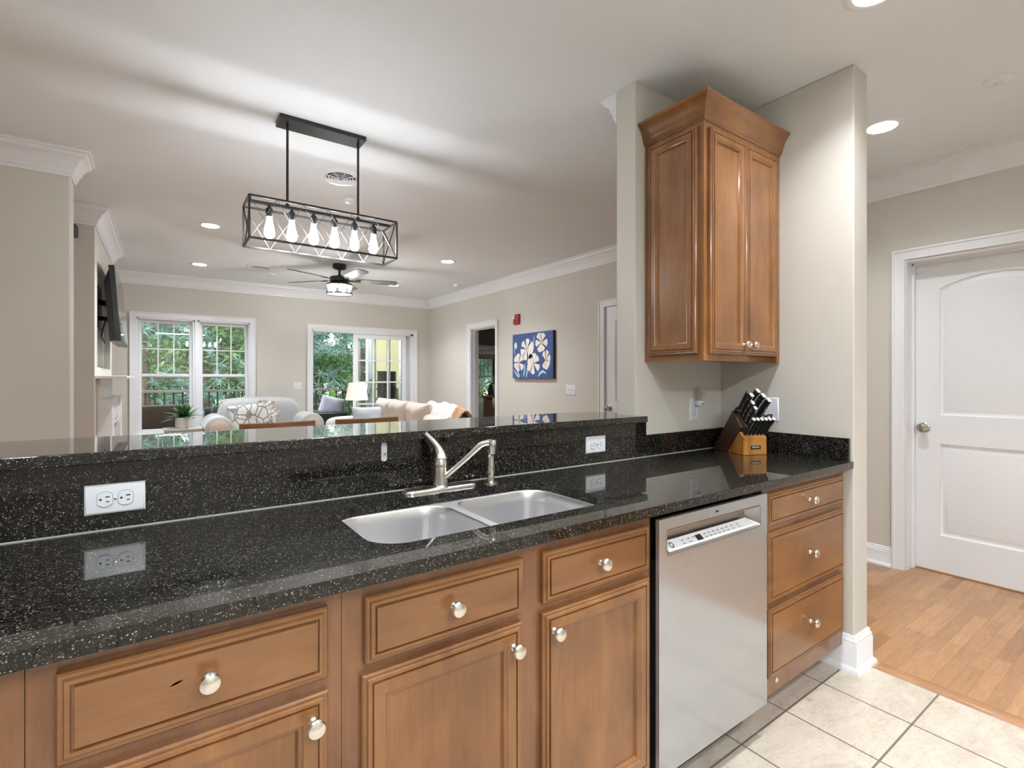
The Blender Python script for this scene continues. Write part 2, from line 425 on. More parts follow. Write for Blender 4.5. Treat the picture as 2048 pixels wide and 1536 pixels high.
# crown moulding
CR = [(0, -.145), (.012, -.145), (.014, -.128), (.022, -.122), (.026, -.10), (.040, -.085), (.048, -.060), (.070, -.040), (.085, -.032), (.088, -.016), (.105, -.012), (.105, 0), (0, 0)]
CR = [(a, CEIL+b) for a, b in CR]
def crown(name, path, label): struct(name, MB().sweep(CR, path), TRIM, label, 'crown moulding')
crown('trim_2', [(-1.2, FY), (RX, FY), (RX, 2.3)], 'white crown moulding along the far living room wall and the wall with the painting')
crown('trim_3', [(-3.2, NLY), (NLX, NLY), (NLX, 4.188)], 'white crown moulding wrapping the wall end at far left')
crown('trim_4', [(-1.2, BY0), (BX1, BY0), (BX1, BY1), (-1.2, BY1)], 'white crown moulding around the chimney breast')
crown('trim_5', [(HX, 2.2), (HX, -2.3)], 'white crown moulding above the hall door')
crown('trim_6', [(2.60, 2.2), (1.78, 1.66)][:0] or [(2.455, 1.662), (1.778, 1.662)], 'short white crown moulding on the living room side of the stub wall')
crown('trim_7', [(2.602, .93), (2.602, 2.2)][::-1][::-1] if False else [(2.602, 2.19), (2.602, .93)][::-1], 'white crown moulding on the hall side of the wing wall')
# baseboards
BB = [(0, 0), (.030, 0), (.028, .014), (.018, .024), (.016, .028), (.016, .118), (.013, .122), (.013, .134), (.008, .140), (.007, .152), (.003, .157), (0, .157)]
def base(name, path, label, prof=BB): struct(name, MB().sweep(prof, path), TRIM, label, 'baseboard')
base('baseboard_wing', [(2.458, 1.046), (2.458, .917), (2.600, .917), (2.600, 2.2)], 'white stepped baseboard wrapping the foot of the wing wall')
BH = [(a, b*.83) for a, b in BB]
base('baseboard_hall', [(HX, 2.2), (HX, 1.277)], 'white baseboard left of the hall door', BH)
base('baseboard_back', [(-1.2, FY), (-.35, FY)], 'white baseboard under the double window wall', BH)
base('baseboard_center', [(1.11, FY), (1.81, FY)], 'white baseboard between window and sliding door', BH)
base('baseboard_right', [(RX, 5.86), (RX, 3.88)], 'white baseboard under the flower painting', BH)

# casings, built in wall-local frames: x along, -y out of the wall
def casing_mb(x0, x1, z0, z1, w=.072, bottom=False, t=.018):
    mb = MB()
    prof = [(0, 0), (0, -t*.6), (.006, -t*.75), (.018, -t*.62), (.045, -t), (w-.016, -t), (w-.012, -t*1.45), (w, -t*1.45), (w, 0)]
    # mitred U swept as loops around the opening
    pts = [(x0, z0), (x0, z1), (x1, z1), (x1, z0)]
    L = []
    for i, (x, z) in enumerate(pts):
        sx = -1 if x == x0 else 1
        L.append([(x+sx*o, y, z+(o if z == z1 else (-o if bottom else 0))) for o, y in prof])
    if bottom: L.append(L[0]); mb.loops(L, cap=False)
    else: mb.loops(L)
    return mb
def hood(name, loc, rz, label, cat, kind='structure'): return thing(name, label, cat, loc, rz, kind=kind)

def sash(parent, x0, x1, z0, z1, y, nx, nz, fw=.038, name='sash', depth=.03, gname='pane', mw=.014, bot=None):
    mb = MB(); bot = bot or fw
    mb.box(x0, x0+fw, y-depth/2, y+depth/2, z0, z1).box(x1-fw, x1, y-depth/2, y+depth/2, z0, z1)
    mb.box(x0+fw, x1-fw, y-depth/2, y+depth/2, z0, z0+bot).box(x0+fw, x1-fw, y-depth/2, y+depth/2, z1-fw, z1)
    s = obj(name, mb, TRIM, parent, bevel=.003)
    if nx > 1 or nz > 1:
        mu = MB()
        for i in range(1, nx):
            x = x0+fw+(x1-x0-2*fw)*i/nx; mu.box(x-mw/2, x+mw/2, y-.011, y+.011, z0+bot, z1-fw)
        for j in range(1, nz):
            z = z0+bot+(z1-z0-fw-bot)*j/nz; mu.box(x0+fw, x1-fw, y-.0105, y+.0105, z-mw/2, z+mw/2)
        obj('muntins', mu, TRIM, s)
    obj(gname, MB().box(x0+fw-.003, x1-fw+.003, y-.002, y+.002, z0+bot-.003, z1-fw+.003), GLASS, s, smooth=False)
    return s
# double window
w = hood('window_1', (0, FY, 0), 0, 'white double window with gridded upper sashes left of the sliding door', 'window')
obj('casing', casing_mb(*W1, bottom=True), TRIM, w)
mb = MB()
x0, x1, z0, z1 = W1
mb.box(x0, x0+.018, 0, .15, z0, z1).box(x1-.018, x1, 0, .15, z0, z1).box(x0, x1, 0, .15, z1-.02, z1).box(x0-.03, x1+.03, -.035, .15, z0-.01, z0+.016)
mb.box(.335, .42, .0, .15, z0, z1).box(.362, .393, -.018, 0, z0, z1)
obj('jamb', mb, TRIM, w, bevel=.002)
for a, b_ in ((x0+.018, .335), (.42, x1-.018)):
    sash(w, a, b_, 1.29, z1-.022, .095, 3, 2, name='upper_sash', fw=.036)
    sash(w, a, b_, z0+.016, 1.335, .06, 1, 1, name='lower_sash', fw=.036, bot=.05)
# sliding door
w = hood('door_1', (0, FY, 0), 0, 'white sliding glass patio door, its left half slid open', 'sliding door')
obj('casing', casing_mb(*SD), TRIM, w)
x0, x1, z0, z1 = SD
mb = MB().box(x0, x0+.018, 0, .155, 0, z1).box(x1-.05, x1, 0, .155, 0, z1).box(x0, x1, 0, .155, z1-.035, z1).box(x0, x1, 0, .155, 0, .02)
obj('jamb', mb, TRIM, w, bevel=.002)
sash(w, 2.535, 3.44, .02, z1-.035, .05, 3, 5, fw=.075, name='sliding_panel', mw=.022, depth=.035, bot=.12)
sash(w, 2.60, 3.50, .02, z1-.035, .115, 3, 5, fw=.07, name='fixed_panel', mw=.022, depth=.035, bot=.12)
# bedroom doorway
RZ = -math.pi/2
w = hood('door_2', (RX, 0, 0), RZ, 'white cased opening to the bedroom right of the room corner', 'doorway')
def ly(a): return -a   # world y -> local x on a wall facing -x
obj('casing', casing_mb(ly(DW[1]), ly(DW[0]), 0, DW[3]), TRIM, w)
mb = MB().box(ly(DW[1]), ly(DW[1])+.018, 0, .14, 0, DW[3]).box(ly(DW[0])-.018, ly(DW[0]), 0, .14, 0, DW[3]).box(ly(DW[1]), ly(DW[0]), 0, .14, DW[3]-.018, DW[3])
mb.box(ly(DW[1])+.018, ly(DW[1])+.03, .05, .09, 0, DW[3]-.018).box(ly(DW[1])+.018, ly(DW[0])-.018, .05, .09, DW[3]-.03, DW[3]-.018)
obj('jamb', mb, TRIM, w, bevel=.0015)
obj('strike_plate', MB().box(ly(DW[0])-.021, ly(DW[0])-.018, .095, .125, .91, 1.0), NICKEL, w)
# closed living room door
def arch_pts(x0, x1, z0, z1, rise, n=14):
    # z1 is the spring line; arch rises above it
    pts = [(x0, z0), (x1, z0), (x1, z1)]
    for k in range(1, n):
        t = k/n; x = x1+(x0-x1)*t; pts.append((x, z1+rise*math.sin(math.pi*t)**.85))
    pts.append((x0, z1)); return pts
def shrink(x0, x1, z0, z1, rise, i): return (x0+i, x1-i, z0+i, z1-i*.9, rise*(1-.3*i))
def panel_door(parent, x0, x1, h, y, name='door_leaf', t=.04, lo=(.245, .84), up=(1.035, 1.875), m=.135, rise=.075):
    xa, xb = x0+m, x1-m
    mb = MB()
    zs = [0, lo[0], lo[1], up[0], None, h]
    mb.box(x0, xa, y, y+t, .008, h).box(xb, x1, y, y+t, .008, h).box(xa, xb, y, y+t, .008, lo[0]).box(xa, xb, y, y+t, lo[1], up[0])
    # top rail with arched underside
    ap = arch_pts(xa, xb, up[0], up[1], rise)[2:]
    mb.prism([(xa, h), (xb, h)]+ap, y, y+t, 'y')
    prof = [(0, 0), (.004, .010), (.012, .014), (.020, .013), (.040, .004), (.044, .003)]
    mb.loops([[(px, y+d, pz) for px, pz in [(xa+i, lo[0]+i), (xb-i, lo[0]+i), (xb-i, lo[1]-i), (xa+i, lo[1]-i)]] for i, d in prof], cap='last')
    mb.loops([[(px, y+d, pz) for px, pz in arch_pts(*shrink(xa, xb, up[0], up[1], rise, i))] for i, d in prof], cap='last')
    return obj(name, mb, TRIM, parent, smooth=True)
def door_knob(parent, x, z, y):
    mb = MB().lathe([(.031, 0), (.032, -.006), (.026, -.010), (.013, -.013), (.012, -.030), (.020, -.036), (.027, -.045), (.029, -.055), (.025, -.065), (.012, -.071), (.001, -.072)], 28, (x, y, z), 'y')
    obj('knob', mb, simple('door_knob_nickel', (.42, .40, .37), .22, 1.0) if 'dkn' not in globals() else dkn, parent)
dkn = simple('door_knob_nickel', (.42, .40, .37), .22, 1.0)
w = hood('door_3', (RX, 0, 0), RZ, 'white closed panel door partly hidden by the stub wall', 'door')
obj('casing', casing_mb(ly(D2[1]), ly(D2[0]), 0, D2[3]), TRIM, w)
lf = panel_door(w, ly(D2[1])+.006, ly(D2[0])-.006, D2[3]-.006, .012)
door_knob(w, ly(D2[1])+.065, .96, .012)
# hall door, recessed in a deep jamb
w = hood('door_4', (HX, 0, 0), RZ, 'white two panel arched hall door with satin knob', 'door')
obj('casing', casing_mb(ly(HD[1])-.004, ly(HD[0])+.004, 0, HD[3]+.012, w=.066), TRIM, w)
mb = MB().box(ly(HD[1]), ly(HD[1])+.004, 0, .24, 0, HD[3]).box(ly(HD[0])-.004, ly(HD[0]), 0, .24, 0, HD[3]).box(ly(HD[1]), ly(HD[0]), 0, .24, HD[3]-.004, HD[3])
mb.box(ly(HD[1]), ly(HD[1])+.016, .10, .136, 0, HD[3]).box(ly(HD[0])-.016, ly(HD[0]), .10, .136, 0, HD[3]).box(ly(HD[1]), ly(HD[0]), .10, .136, HD[3]-.016, HD[3])
obj('jamb', mb, TRIM, w, bevel=.001)
lf = panel_door(w, ly(HD[1])+.005, ly(HD[0])-.005, HD[3]-.008, .14, lo=(.245, .845), up=(1.035, 1.865), rise=.072)
door_knob(w, ly(1.145), .948, .14)
obj('door_sill', MB().box(ly(HD[1])+.004, ly(HD[0])-.004, .128, .2, 0, .007), OAK, w)

# ------------------------------------------------------------------ recessed lamps, vents, detectors
def can_light(x, y, label):
    t = thing('recessed_light', label, 'ceiling light', (x, y, CEIL-.0005), group='recessed ceiling lights')
    obj('trim_ring', MB().lathe([(.067, .002), (.069, -.004), (.080, -.007), (.094, -.004), (.099, 0), (.067, .002)], 40, cap=False), TRIM, t)
    obj('baffle', MB().lathe([(.067, .002), (.064, .075)], 40, cap=False), TRIM, t)
    obj('lamp_lens', MB().lathe([(.0635, .062), (.04, .060), (.001, .059)], 40, cap=False), CANLIGHT, t)
    return t
lab = ['recessed light at the top edge above the counter', 'recessed kitchen light above the sink run', 'recessed kitchen light above the counter at left',
       'recessed kitchen light behind the viewpoint, right', 'recessed kitchen light behind the viewpoint, centre', 'recessed kitchen light behind the viewpoint, left',
       'large recessed hall light right of the wing wall', 'recessed hall light behind the viewpoint',
       'recessed living room light left of the chandelier, nearer one', 'recessed living room light nearest the left window', 'recessed living room light right of the ceiling fan',
       'recessed light half hidden by the tip of a fan blade', 'recessed dining side light out of frame', 'recessed dining side light by the far left wall']
can0 = None
for (x, y), l in zip(CAN_AT, lab):
    if can0 is None: can0 = can_light(x, y, l)
    else:
        q = dup(can0, (x, y, CEIL-.0005), 0, l)
        if y > 4:      # the living room has stronger lamps
            for c_ in q.children:
                if c_.name.startswith('lamp_lens'): c_.material_slots[0].link = 'OBJECT'; c_.material_slots[0].material = CANLIVING
dup(can0, (6.2, 7.6, CEIL-.10), 0, 'unseen recessed fill light added to brighten the bedroom')  # unseen lamp, added only to lift the dark bedroom
dup(can0, (7.6, 9.8, CEIL-.10), 0, 'unseen recessed fill light added near the bedroom window')  # second added bedroom lamp, also out of sight
kp = thing('fill_panel_light', 'long flat unseen fill light added behind the viewpoint', 'ceiling light', (.45, -1.45, CEIL-.0005))  # added fill panel for soft frontal brightness, not a known fixture of the kitchen
obj('panel_frame', MB().box(-.64, .64, -.19, .19, -.05, 0), TRIM, kp, bevel=.004)
obj('diffuser', MB().box(-.61, .61, -.16, .16, -.055, -.0505), emit('fill_panel_glow', (.93, .97, 1.0), 15.0), kp)
def vent(x, y, r, label):
    t = thing('ceiling_vent', label, 'vent', (x, y, CEIL-.0005), group='round ceiling vents')
    obj('vent_collar', MB().lathe([(r*.66, -.004), (r*.70, -.012), (r*.86, -.010), (r, -.003), (r, 0), (r*.66, 0)], 48, cap=False), TRIM, t)
    mb = MB()
    for k, q in enumerate((.60, .48, .36, .24, .12)):
        mb.lathe([(r*q, -.004-.003*k), (r*(q+.055), -.010-.003*k), (r*(q+.06), -.008-.003*k), (r*(q+.01), -.002-.003*k)], 40, cap=False)
    for k in range(8):
        a = k*math.pi/4; mb.bar((r*.08*math.cos(a), r*.08*math.sin(a), -.013), (r*.66*math.cos(a), r*.66*math.sin(a), -.006), .004, .006)
    obj('vent_louvre', mb, TRIM, t)
    obj('vent_throat', MB().lathe([(r*.66, -.001), (.001, -.0012)], 32, cap=False), DARKSLOT, t)
vent(.992, 3.434, .155, 'round white ceiling vent right of the chandelier rods')
vent(.979, 6.777, .15, 'round white ceiling vent left of the ceiling fan')
def detector(x, y, r, label, h=.035):
    t = thing('smoke_detector', label, 'detector', (x, y, CEIL), group='small round ceiling devices')
    obj('housing', MB().lathe([(r, 0), (r, -h*.4), (r*.85, -h*.8), (r*.55, -h), (.001, -h)], 28), TRIM, t)
    obj('sensor', MB().lathe([(r*.3, -h), (r*.26, -h-.006), (.001, -h-.007)], 20), WHITE, t)
detector(3.141, .588, .055, 'white disc shaped detector on the hall ceiling', .012)
detector(1.18, 3.848, .05, 'small white ceiling device behind the right chandelier rod', .015)
detector(3.508, 6.392, .05, 'white detector near the crown at the right of the living room')
detector(1.173, 7.141, .045, 'small ceiling sprinkler cover beside the far vent', .014)

# ------------------------------------------------------------------ base cabinets
def knob(parent, x, z, y, r=.0165, name='knob'):
    mb = MB().lathe([(.009, 0), (.0085, -.003), (.0055, -.006), (.0050, -.014), (.0085, -.018), (r*.95, -.022), (r, -.0255), (r*.86, -.030), (r*.5, -.0325), (.0008, -.0335)], 24, (x, y, z), 'y')
    return obj(name, mb, NICKEL, parent)
def front_slab(parent, name, x0, x1, z0, z1, y, m, kx=None, kz=None):
    # drawer front: slab with a routed bead; back at y, front at y-.02
    d = obj(name, MB().panel(x0, x1, z0, z1, [(0, y), (0, y-.0125), (.003, y-.0155), (.0085, y-.0140), (.0105, y-.0185), (.0165, y-.0185), (.0176, y-.0135), (.0205, y-.0135), (.0215, y-.0195), (.03, y-.0195)]), m, parent)
    if kx is not None: knob(d, kx, kz, y-.0195)
    return d
def front_door(parent, name, x0, x1, z0, z1, y, m=None, kx=None, kz=None, rail=.056):
    rings = [(0, y), (0, y-.0125), (.003, y-.0155), (.0085, y-.0140), (.0105, y-.0185), (.0165, y-.0185), (.0176, y-.0135), (.0205, y-.0135), (.0215, y-.0195), (rail-.012, y-.0195),
             (rail-.010, y-.0165), (rail-.004, y-.0145), (rail, y-.0065), (rail+.002, y-.0065)]
    d = obj(name, MB().panel(x0, x1, z0, z1, rings), m or WOOD_V, parent)
    if kx is not None: knob(d, kx, kz, y-.0195)
    return d
FP = .955      # face frame plane
def cabinet(name, x0, x1, label, opens, top=.885, bot=.112, sides=True):
    """opens: list of (x0,x1,z0,z1) face frame openings, drawn as recesses"""
    t = thing(name, label, 'cabinet', (0, 0, 0), group='maple base cabinets')
    mb = MB(); wall_box(mb, x0, x1, FP, FP+.019, bot, top, opens, 'x')
    obj('face_frame', mb, WOOD_FRAME, t)
    mb = MB().box(x0+.001, x0+.018, FP+.019, KY-.01, bot, top).box(x1-.018, x1-.001, FP+.019, KY-.01, bot, top).box(x0+.018, x1-.018, FP+.019, KY-.01, bot, bot+.018).box(x0+.018, x1-.018, KY-.016, KY-.010, bot+.018, top)
    obj('carcass', mb, WOOD_FRAME, t)
    obj('toe_kick', MB().box(x0+.001, x1-.001, 1.048, 1.060, .001, bot), WOOD_FRAME, t)
    return t
c = cabinet('base_cabinet', -.62, -.157, 'maple base cabinet cut off by the left edge of the picture', [(-.58, -.20, .15, .86)])
front_slab(c, 'drawer', -.59, -.19, .722, .857, FP, WOOD_H, -.39, .79)
front_door(c, 'cabinet_door', -.59, -.19, .16, .706, FP)
c = cabinet('base_cabinet', -.156, .276, 'left maple base cabinet with a knotty drawer above one door', [(-.112, .236, .735, .845), (-.112, .236, .16, .69)])
d = front_slab(c, 'drawer', -.124, .249, .727, .857, FP, WOOD_H, .061, .797)
front_door(c, 'cabinet_door', -.124, .249, .16, .704, FP, None, .221, .660)
# a dark knot on the left drawer front
obj('wood_knot', MB().loops([[(.018+dx*1.0, FP-.01952, .800+dz) for dx, dz in ((-.009, -.0028), (-.003, -.0024), (.003, -.0010), (.010, .0026), (.004, .0026), (-.002, .0014), (-.005, .0002))]], cap=True), simple('knot_brown', (.05, .02, .008), .6), d, smooth=False, fix=False)
c = cabinet('base_cabinet', .277, 1.160, 'wide maple sink base cabinet with two false drawers above two doors', [(.33, .68, .735, .845), (.765, 1.125, .735, .845), (.33, .68, .16, .69), (.765, 1.125, .16, .69)])
front_slab(c, 'false_drawer', .318, .693, .725, .853, FP, WOOD_H, .505, .794)
front_slab(c, 'false_drawer', .753, 1.139, .728, .853, FP, WOOD_H, .940, .794)
front_door(c, 'cabinet_door', .312, .690, .16, .706, FP, None, .661, .657)
front_door(c, 'cabinet_door', .751, 1.141, .16, .706, FP, None, .782, .660)
c = cabinet('base_cabinet', 1.772, 2.436, 'maple three drawer base cabinet at the right end beside the dishwasher', [(1.80, 2.40, .745, .845), (1.80, 2.40, .46, .70), (1.80, 2.40, .20, .42)])
front_slab(c, 'drawer', 1.786, 2.413, .738, .857, FP, WOOD_H, 2.094, .799)
front_slab(c, 'drawer', 1.790, 2.414, .460, .714, FP, WOOD_H, 2.097, .590)
front_slab(c, 'drawer', 1.794, 2.414, .186, .436, FP, WOOD_H, 2.101, .315)
obj('filler_strip', MB().box(2.4365, 2.4565, FP+.004, FP+.019, .112, .885), WOOD_FRAME, c)
mb = MB().lathe([(.009, 0), (.009, -.002), (.006, -.004), (.001, -.0045)], 16, (1.875, FP-.0005, .150), 'y')
obj('screw_cap', mb, simple('pale_screw_cap', (.62, .60, .55), .4), c)

# ------------------------------------------------------------------ dishwasher
dw = thing('dishwasher', 'stainless dishwasher with a recessed pocket handle between the maple cabinets', 'dishwasher', (1.466, 0, 0))
X0, X1 = -.296, .296; YF = .930
# door skin with pocket hole
px0, px1, pz0, pz1 = -.262, .248, .760, .829
mb = MB(); wall_box(mb, X0, X1, YF, YF+.012, .118, .866, [(px0, px1, pz0, pz1)], 'x')
obj('door_panel', mb, STEEL, dw, smooth=False)
# rounded rim around the pocket and its hollow
def rrect(x0, x1, z0, z1, r, n=5):
    pts = []
    for cx, cz, a0 in ((x1-r, z0+r, -90), (x1-r, z1-r, 0), (x0+r, z1-r, 90), (x0+r, z0+r, 180)):
        for k in range(n+1):
            a = R(a0+90*k/n); pts.append((cx+r*math.cos(a), cz+r*math.sin(a)))
    return pts
def rl(i, y, r=.010, dz=0): return [(x, y, z+dz) for x, z in rrect(px0+i, px1-i, pz0+i, pz1-i, r)]
mb = MB().loops([rl(-.004, YF-.0002, .012), rl(-.003, YF-.0022, .011), rl(.001, YF-.0018, .009), rl(.004, YF+.004, .008)], cap=False)
# hollow: sloping floor up into the door, back wall
mb.loops([rl(.004, YF+.004, .008), [(x, YF+.040, z*.62+.308) for x, z in rrect(px0+.018, px1-.030, pz0+.004, pz1-.004, .006)]], cap=False)
mb.loops([[(x, YF+.040, z*.62+.308) for x, z in rrect(px0+.018, px1-.030, pz0+.004, pz1-.004, .006)]]*1, cap=True)
obj('handle_pocket', mb, steel('pocket_stainless', (.42, .42, .42), .33, 'x'), dw, fix=True)
# control strip on the pocket's lower lip
cs = MB().add([(px0+.012, YF+.0005, pz0+.0065), (px1-.012, YF+.0005, pz0+.0065), (px1-.046, YF+.028, pz0+.0285), (px0+.016, YF+.028, pz0+.0285),
               (px0+.012, YF+.0015, pz0+.004), (px1-.012, YF+.0015, pz0+.004), (px1-.046, YF+.030, pz0+.026), (px0+.016, YF+.030, pz0+.026)],
              [(0,1,2,3), (7,6,5,4), (0,4,5,1), (1,5,6,2), (2,6,7,3), (3,7,4,0)])
cst = obj('control_strip', cs, simple('control_strip_silver', (.66, .66, .66), .45), dw)
def on_strip(u, v, du, dv, h=.0004):
    """quad lying on the sloping strip: u along, v 0..1 up the slope"""
    def P(a, b): return (a, YF+.0005+.0275*b-h*.6, pz0+.0065+.022*b+h)
    return [P(u-du/2, v-dv/2), P(u+du/2, v-dv/2), P(u+du/2, v+dv/2), P(u-du/2, v+dv/2)]
mb = MB()
mb.add(on_strip(-.086, .46, .030, .55), [(0, 1, 2, 3)])
obj('display', mb, BLACKP, cst, smooth=False, fix=False)
rng = random.Random(3); PRINT = simple('grey_print', (.16, .16, .17), .5)
for u in (-.165, -.135, -.110, -.052, -.028, -.004, .020, .045, .070, .100, .135):
    obj('button_mark', MB().add(on_strip(u, .62, .013, .09), [(0, 1, 2, 3)]), PRINT, cst, smooth=False, fix=False)
    if u != -.110: obj('button_mark', MB().add(on_strip(u, .32, .012+rng.random()*.004, .08), [(0, 1, 2, 3)]), PRINT, cst, smooth=False, fix=False)
mb = MB()
for k in range(14):
    a0, a1 = 2*math.pi*k/14, 2*math.pi*(k+1)/14
    def pr(a, q): return on_strip(-.222+.010*q*math.cos(a), .5+.30*q*math.sin(a), 0, 0)[0]
    mb.add([pr(a0, 1), pr(a1, 1), pr(a1, .62), pr(a0, .62)], [(0, 1, 2, 3)])
obj('power_button', mb, simple('button_ring', (.05, .05, .06), .4), cst, smooth=False, fix=False)
obj('badge', MB().box(-.016, -.002, YF-.0012, YF, .846, .852), BLACKP, dw, bevel=.001)
obj('tub', MB().box(X0+.004, X1-.004, YF+.045, KY-.02, .10, .864), BLACKP, dw)
mb = MB().box(X0+.002, X1-.002, YF+.012, YF+.044, .118, .745).box(X0+.002, X1-.002, YF+.012, YF+.02, .842, .866)
obj('door_liner', mb, BLACKP, dw)
obj('toe_plate', MB().box(X0+.002, X1-.002, 1.02, 1.03, .002, .112), BLACKP, dw)

# ------------------------------------------------------------------ worktop with undermount sink hole
def rounded(x0, x1, y0, y1, r, n=8):
    pts = []
    for cx, cy, a0 in ((x1-r, y0+r, -90), (x1-r, y1-r, 0), (x0+r, y1-r, 90), (x0+r, y0+r, 180)):
        for k in range(n+1):
            a = R(a0+90*k/n); pts.append((cx+r*math.cos(a), cy+r*math.sin(a)))
    return pts
def slab_hole(x0, x1, y0, y1, z0, z1, hole):
    """slab with one hole, faces fanned between the hole loop and a matching outer loop"""
    mb = MB(); n = len(hole); cx = sum(p[0] for p in hole)/n; cy = sum(p[1] for p in hole)/n
    hx0, hx1 = min(p[0] for p in hole), max(p[0] for p in hole); hy0, hy1 = min(p[1] for p in hole), max(p[1] for p in hole)
    # middle block bounded at hx0-.02 .. hx1+.02; outer loop follows its rectangle
    a0, a1 = hx0-.03, hx1+.03
    q = n//4; out = []
    for i, (x, y) in enumerate(hole):
        k = i//q; t = (i % q)/(q-1)
        c = [(a1, y0), (a1, y1), (a0, y1), (a0, y0)][k]
        if t == 0.5 or abs(t-.5) < .51/(q-1)*0: pass
        # project the rounded corner's points onto the two rectangle sides
        ang = t
        if k == 0: p = (x+(a1-x)*min(1, 2*ang), y0) if ang <= .5 else (a1, y0+(y-y0)*(2*ang-1))
        elif k == 1: p = (a1, y+(y1-y)*min(1, 2*ang)) if ang <= .5 else (x+(a1-x)*(2-2*ang), y1)
        elif k == 2: p = (x+(a0-x)*min(1, 2*ang), y1) if ang <= .5 else (a0, y1+(y-y1)*(2*ang-1))
        else: p = (a0, y+(y0-y)*min(1, 2*ang)) if ang <= .5 else (x+(a0-x)*(2-2*ang), y0)
        out.append(p)
    L = [[(x, y, z0) for x, y in hole], [(x, y, z1) for x, y in hole], [(x, y, z1) for x, y in out], [(x, y, z0) for x, y in out]]
    vs_ = [p for l in L for p in l]
    fs = []
    for li, lj in ((0, 1), (1, 2), (3, 0)):
        for k in range(n): fs.append((li*n+k, li*n+(k+1) % n, lj*n+(k+1) % n, lj*n+k))
    for k in range(n):      # outer vertical faces only on the front and back
        p, p2 = out[k], out[(k+1) % n]
        if abs(p[1]-p2[1]) < 1e-6 and p[1] in (y0, y1): fs.append((2*n+k, 2*n+(k+1) % n, 3*n+(k+1) % n, 3*n+k))
    mb.add(vs_, fs)
    def half(xa, xb, closed_at):
        ys = [y0, y1]
        v = [(xa, y0, z0), (xb, y0, z0), (xb, y1, z0), (xa, y1, z0), (xa, y0, z1), (xb, y0, z1), (xb, y1, z1), (xa, y1, z1)]
        f = [(0, 3, 2, 1), (4, 5, 6, 7), (0, 1, 5, 4), (2, 3, 7, 6)]
        f.append((3, 0, 4, 7) if closed_at == 'l' else (1, 2, 6, 5))
        mb.add(v, f)
    half(x0, a0, 'l'); half(a1, x1, 'r')
    return mb
hole = rounded(.372, 1.092, 1.028, 1.408, .085)
mb = slab_hole(-.9, 2.457, .918, KY+.019, COUNTER-.028, COUNTER, hole)
wt = tag(obj('worktop', mb, GRANITE, smooth=False, fix=True), 'speckled black polished granite worktop with the sink cut into it', 'countertop')
mb = MB().box(-.9, 1.828, KY, KY+.019, COUNTER+.0005, BAR-.0285)
tag(obj('backsplash', mb, GRANITE, bevel=.001), 'tall black granite backsplash under the raised bar', 'backsplash')
mb = MB().box(1.8285, 2.438, KY, KY+.019, COUNTER+.0005, 1.014)
tag(obj('backsplash', mb, GRANITE, bevel=.0015), 'low black granite upstand behind the knife block', 'backsplash')
mb = MB().box(2.4385, 2.4575, .930, KY+.019, COUNTER+.0005, 1.014)
tag(obj('backsplash', mb, GRANITE, bevel=.0015), 'low black granite upstand against the wing wall, its end cut square', 'backsplash')
mb = MB().prism([(-.9, 1.490), (1.793, 1.487), (1.793, 1.544), (1.775, 1.544), (1.775, 1.665), (1.84, 1.665), (1.86, 1.70), (1.83, 1.80), (1.70, 1.875), (-.9, 1.89)], BAR-.028, BAR)
tag(obj('bar_top', mb, GRANITE, bevel=.003), 'raised polished black granite bar top reflecting the windows', 'countertop')
# pale caulk bead
mb = MB().box(-.9, 2.43, KY-.0022, KY+.0002, COUNTER, COUNTER+.0026)
mb2 = simple('caulk', (.42, .43, .46), .35)
obj('caulk_line', mb, mb2, wt)

# ------------------------------------------------------------------ sink
sk = thing('double_sink', 'stainless steel undermount double bowl sink in the granite worktop', 'sink', (0, 0, 0))
def bowl(x0, x1, y0, y1, ztop, depth, r, tw=.012):
    L = []
    for i, z in [(0, 0), (.002, -.004), (.006, -.04), (.010, -depth+.05), (.020, -depth+.018), (.045, -depth+.003), (.08, -depth)]:
        L.append([(x, y, ztop+z) for x, y in rounded(x0+i, x1-i, y0+i, y1-i, max(.02, r-i*.3))])
    return L
ZT = COUNTER-.0295
def bowl_obj(x0, x1, y0, y1, r=.075):
    mb = MB(); L = bowl(x0, x1, y0, y1, ZT, .19, r); n = len(L[0])
    vs_ = [p for l in L for p in l]
    fs = [(i*n+k, i*n+(k+1) % n, (i+1)*n+(k+1) % n, (i+1)*n+k) for i in range(len(L)-1) for k in range(n)]+[tuple(range((len(L)-1)*n, len(L)*n))]
    mb.add(vs_, fs); b = obj('sink_bowl', mb, SINKSTEEL, sk)
    cx, cy = (x0+x1)/2, (y0+y1)/2+.03
    obj('drain', MB().lathe([(.055, .0005), (.052, .003), (.042, .001), (.040, -.006), (.001, -.006)], 32, (cx, cy, ZT-.19), cap=False), CHROME, b)
BL, BRR = (.374, .712), (.738, 1.088)
bowl_obj(BL[0], BL[1], 1.035, 1.400)
bowl_obj(BRR[0], BRR[1], 1.035, 1.400)
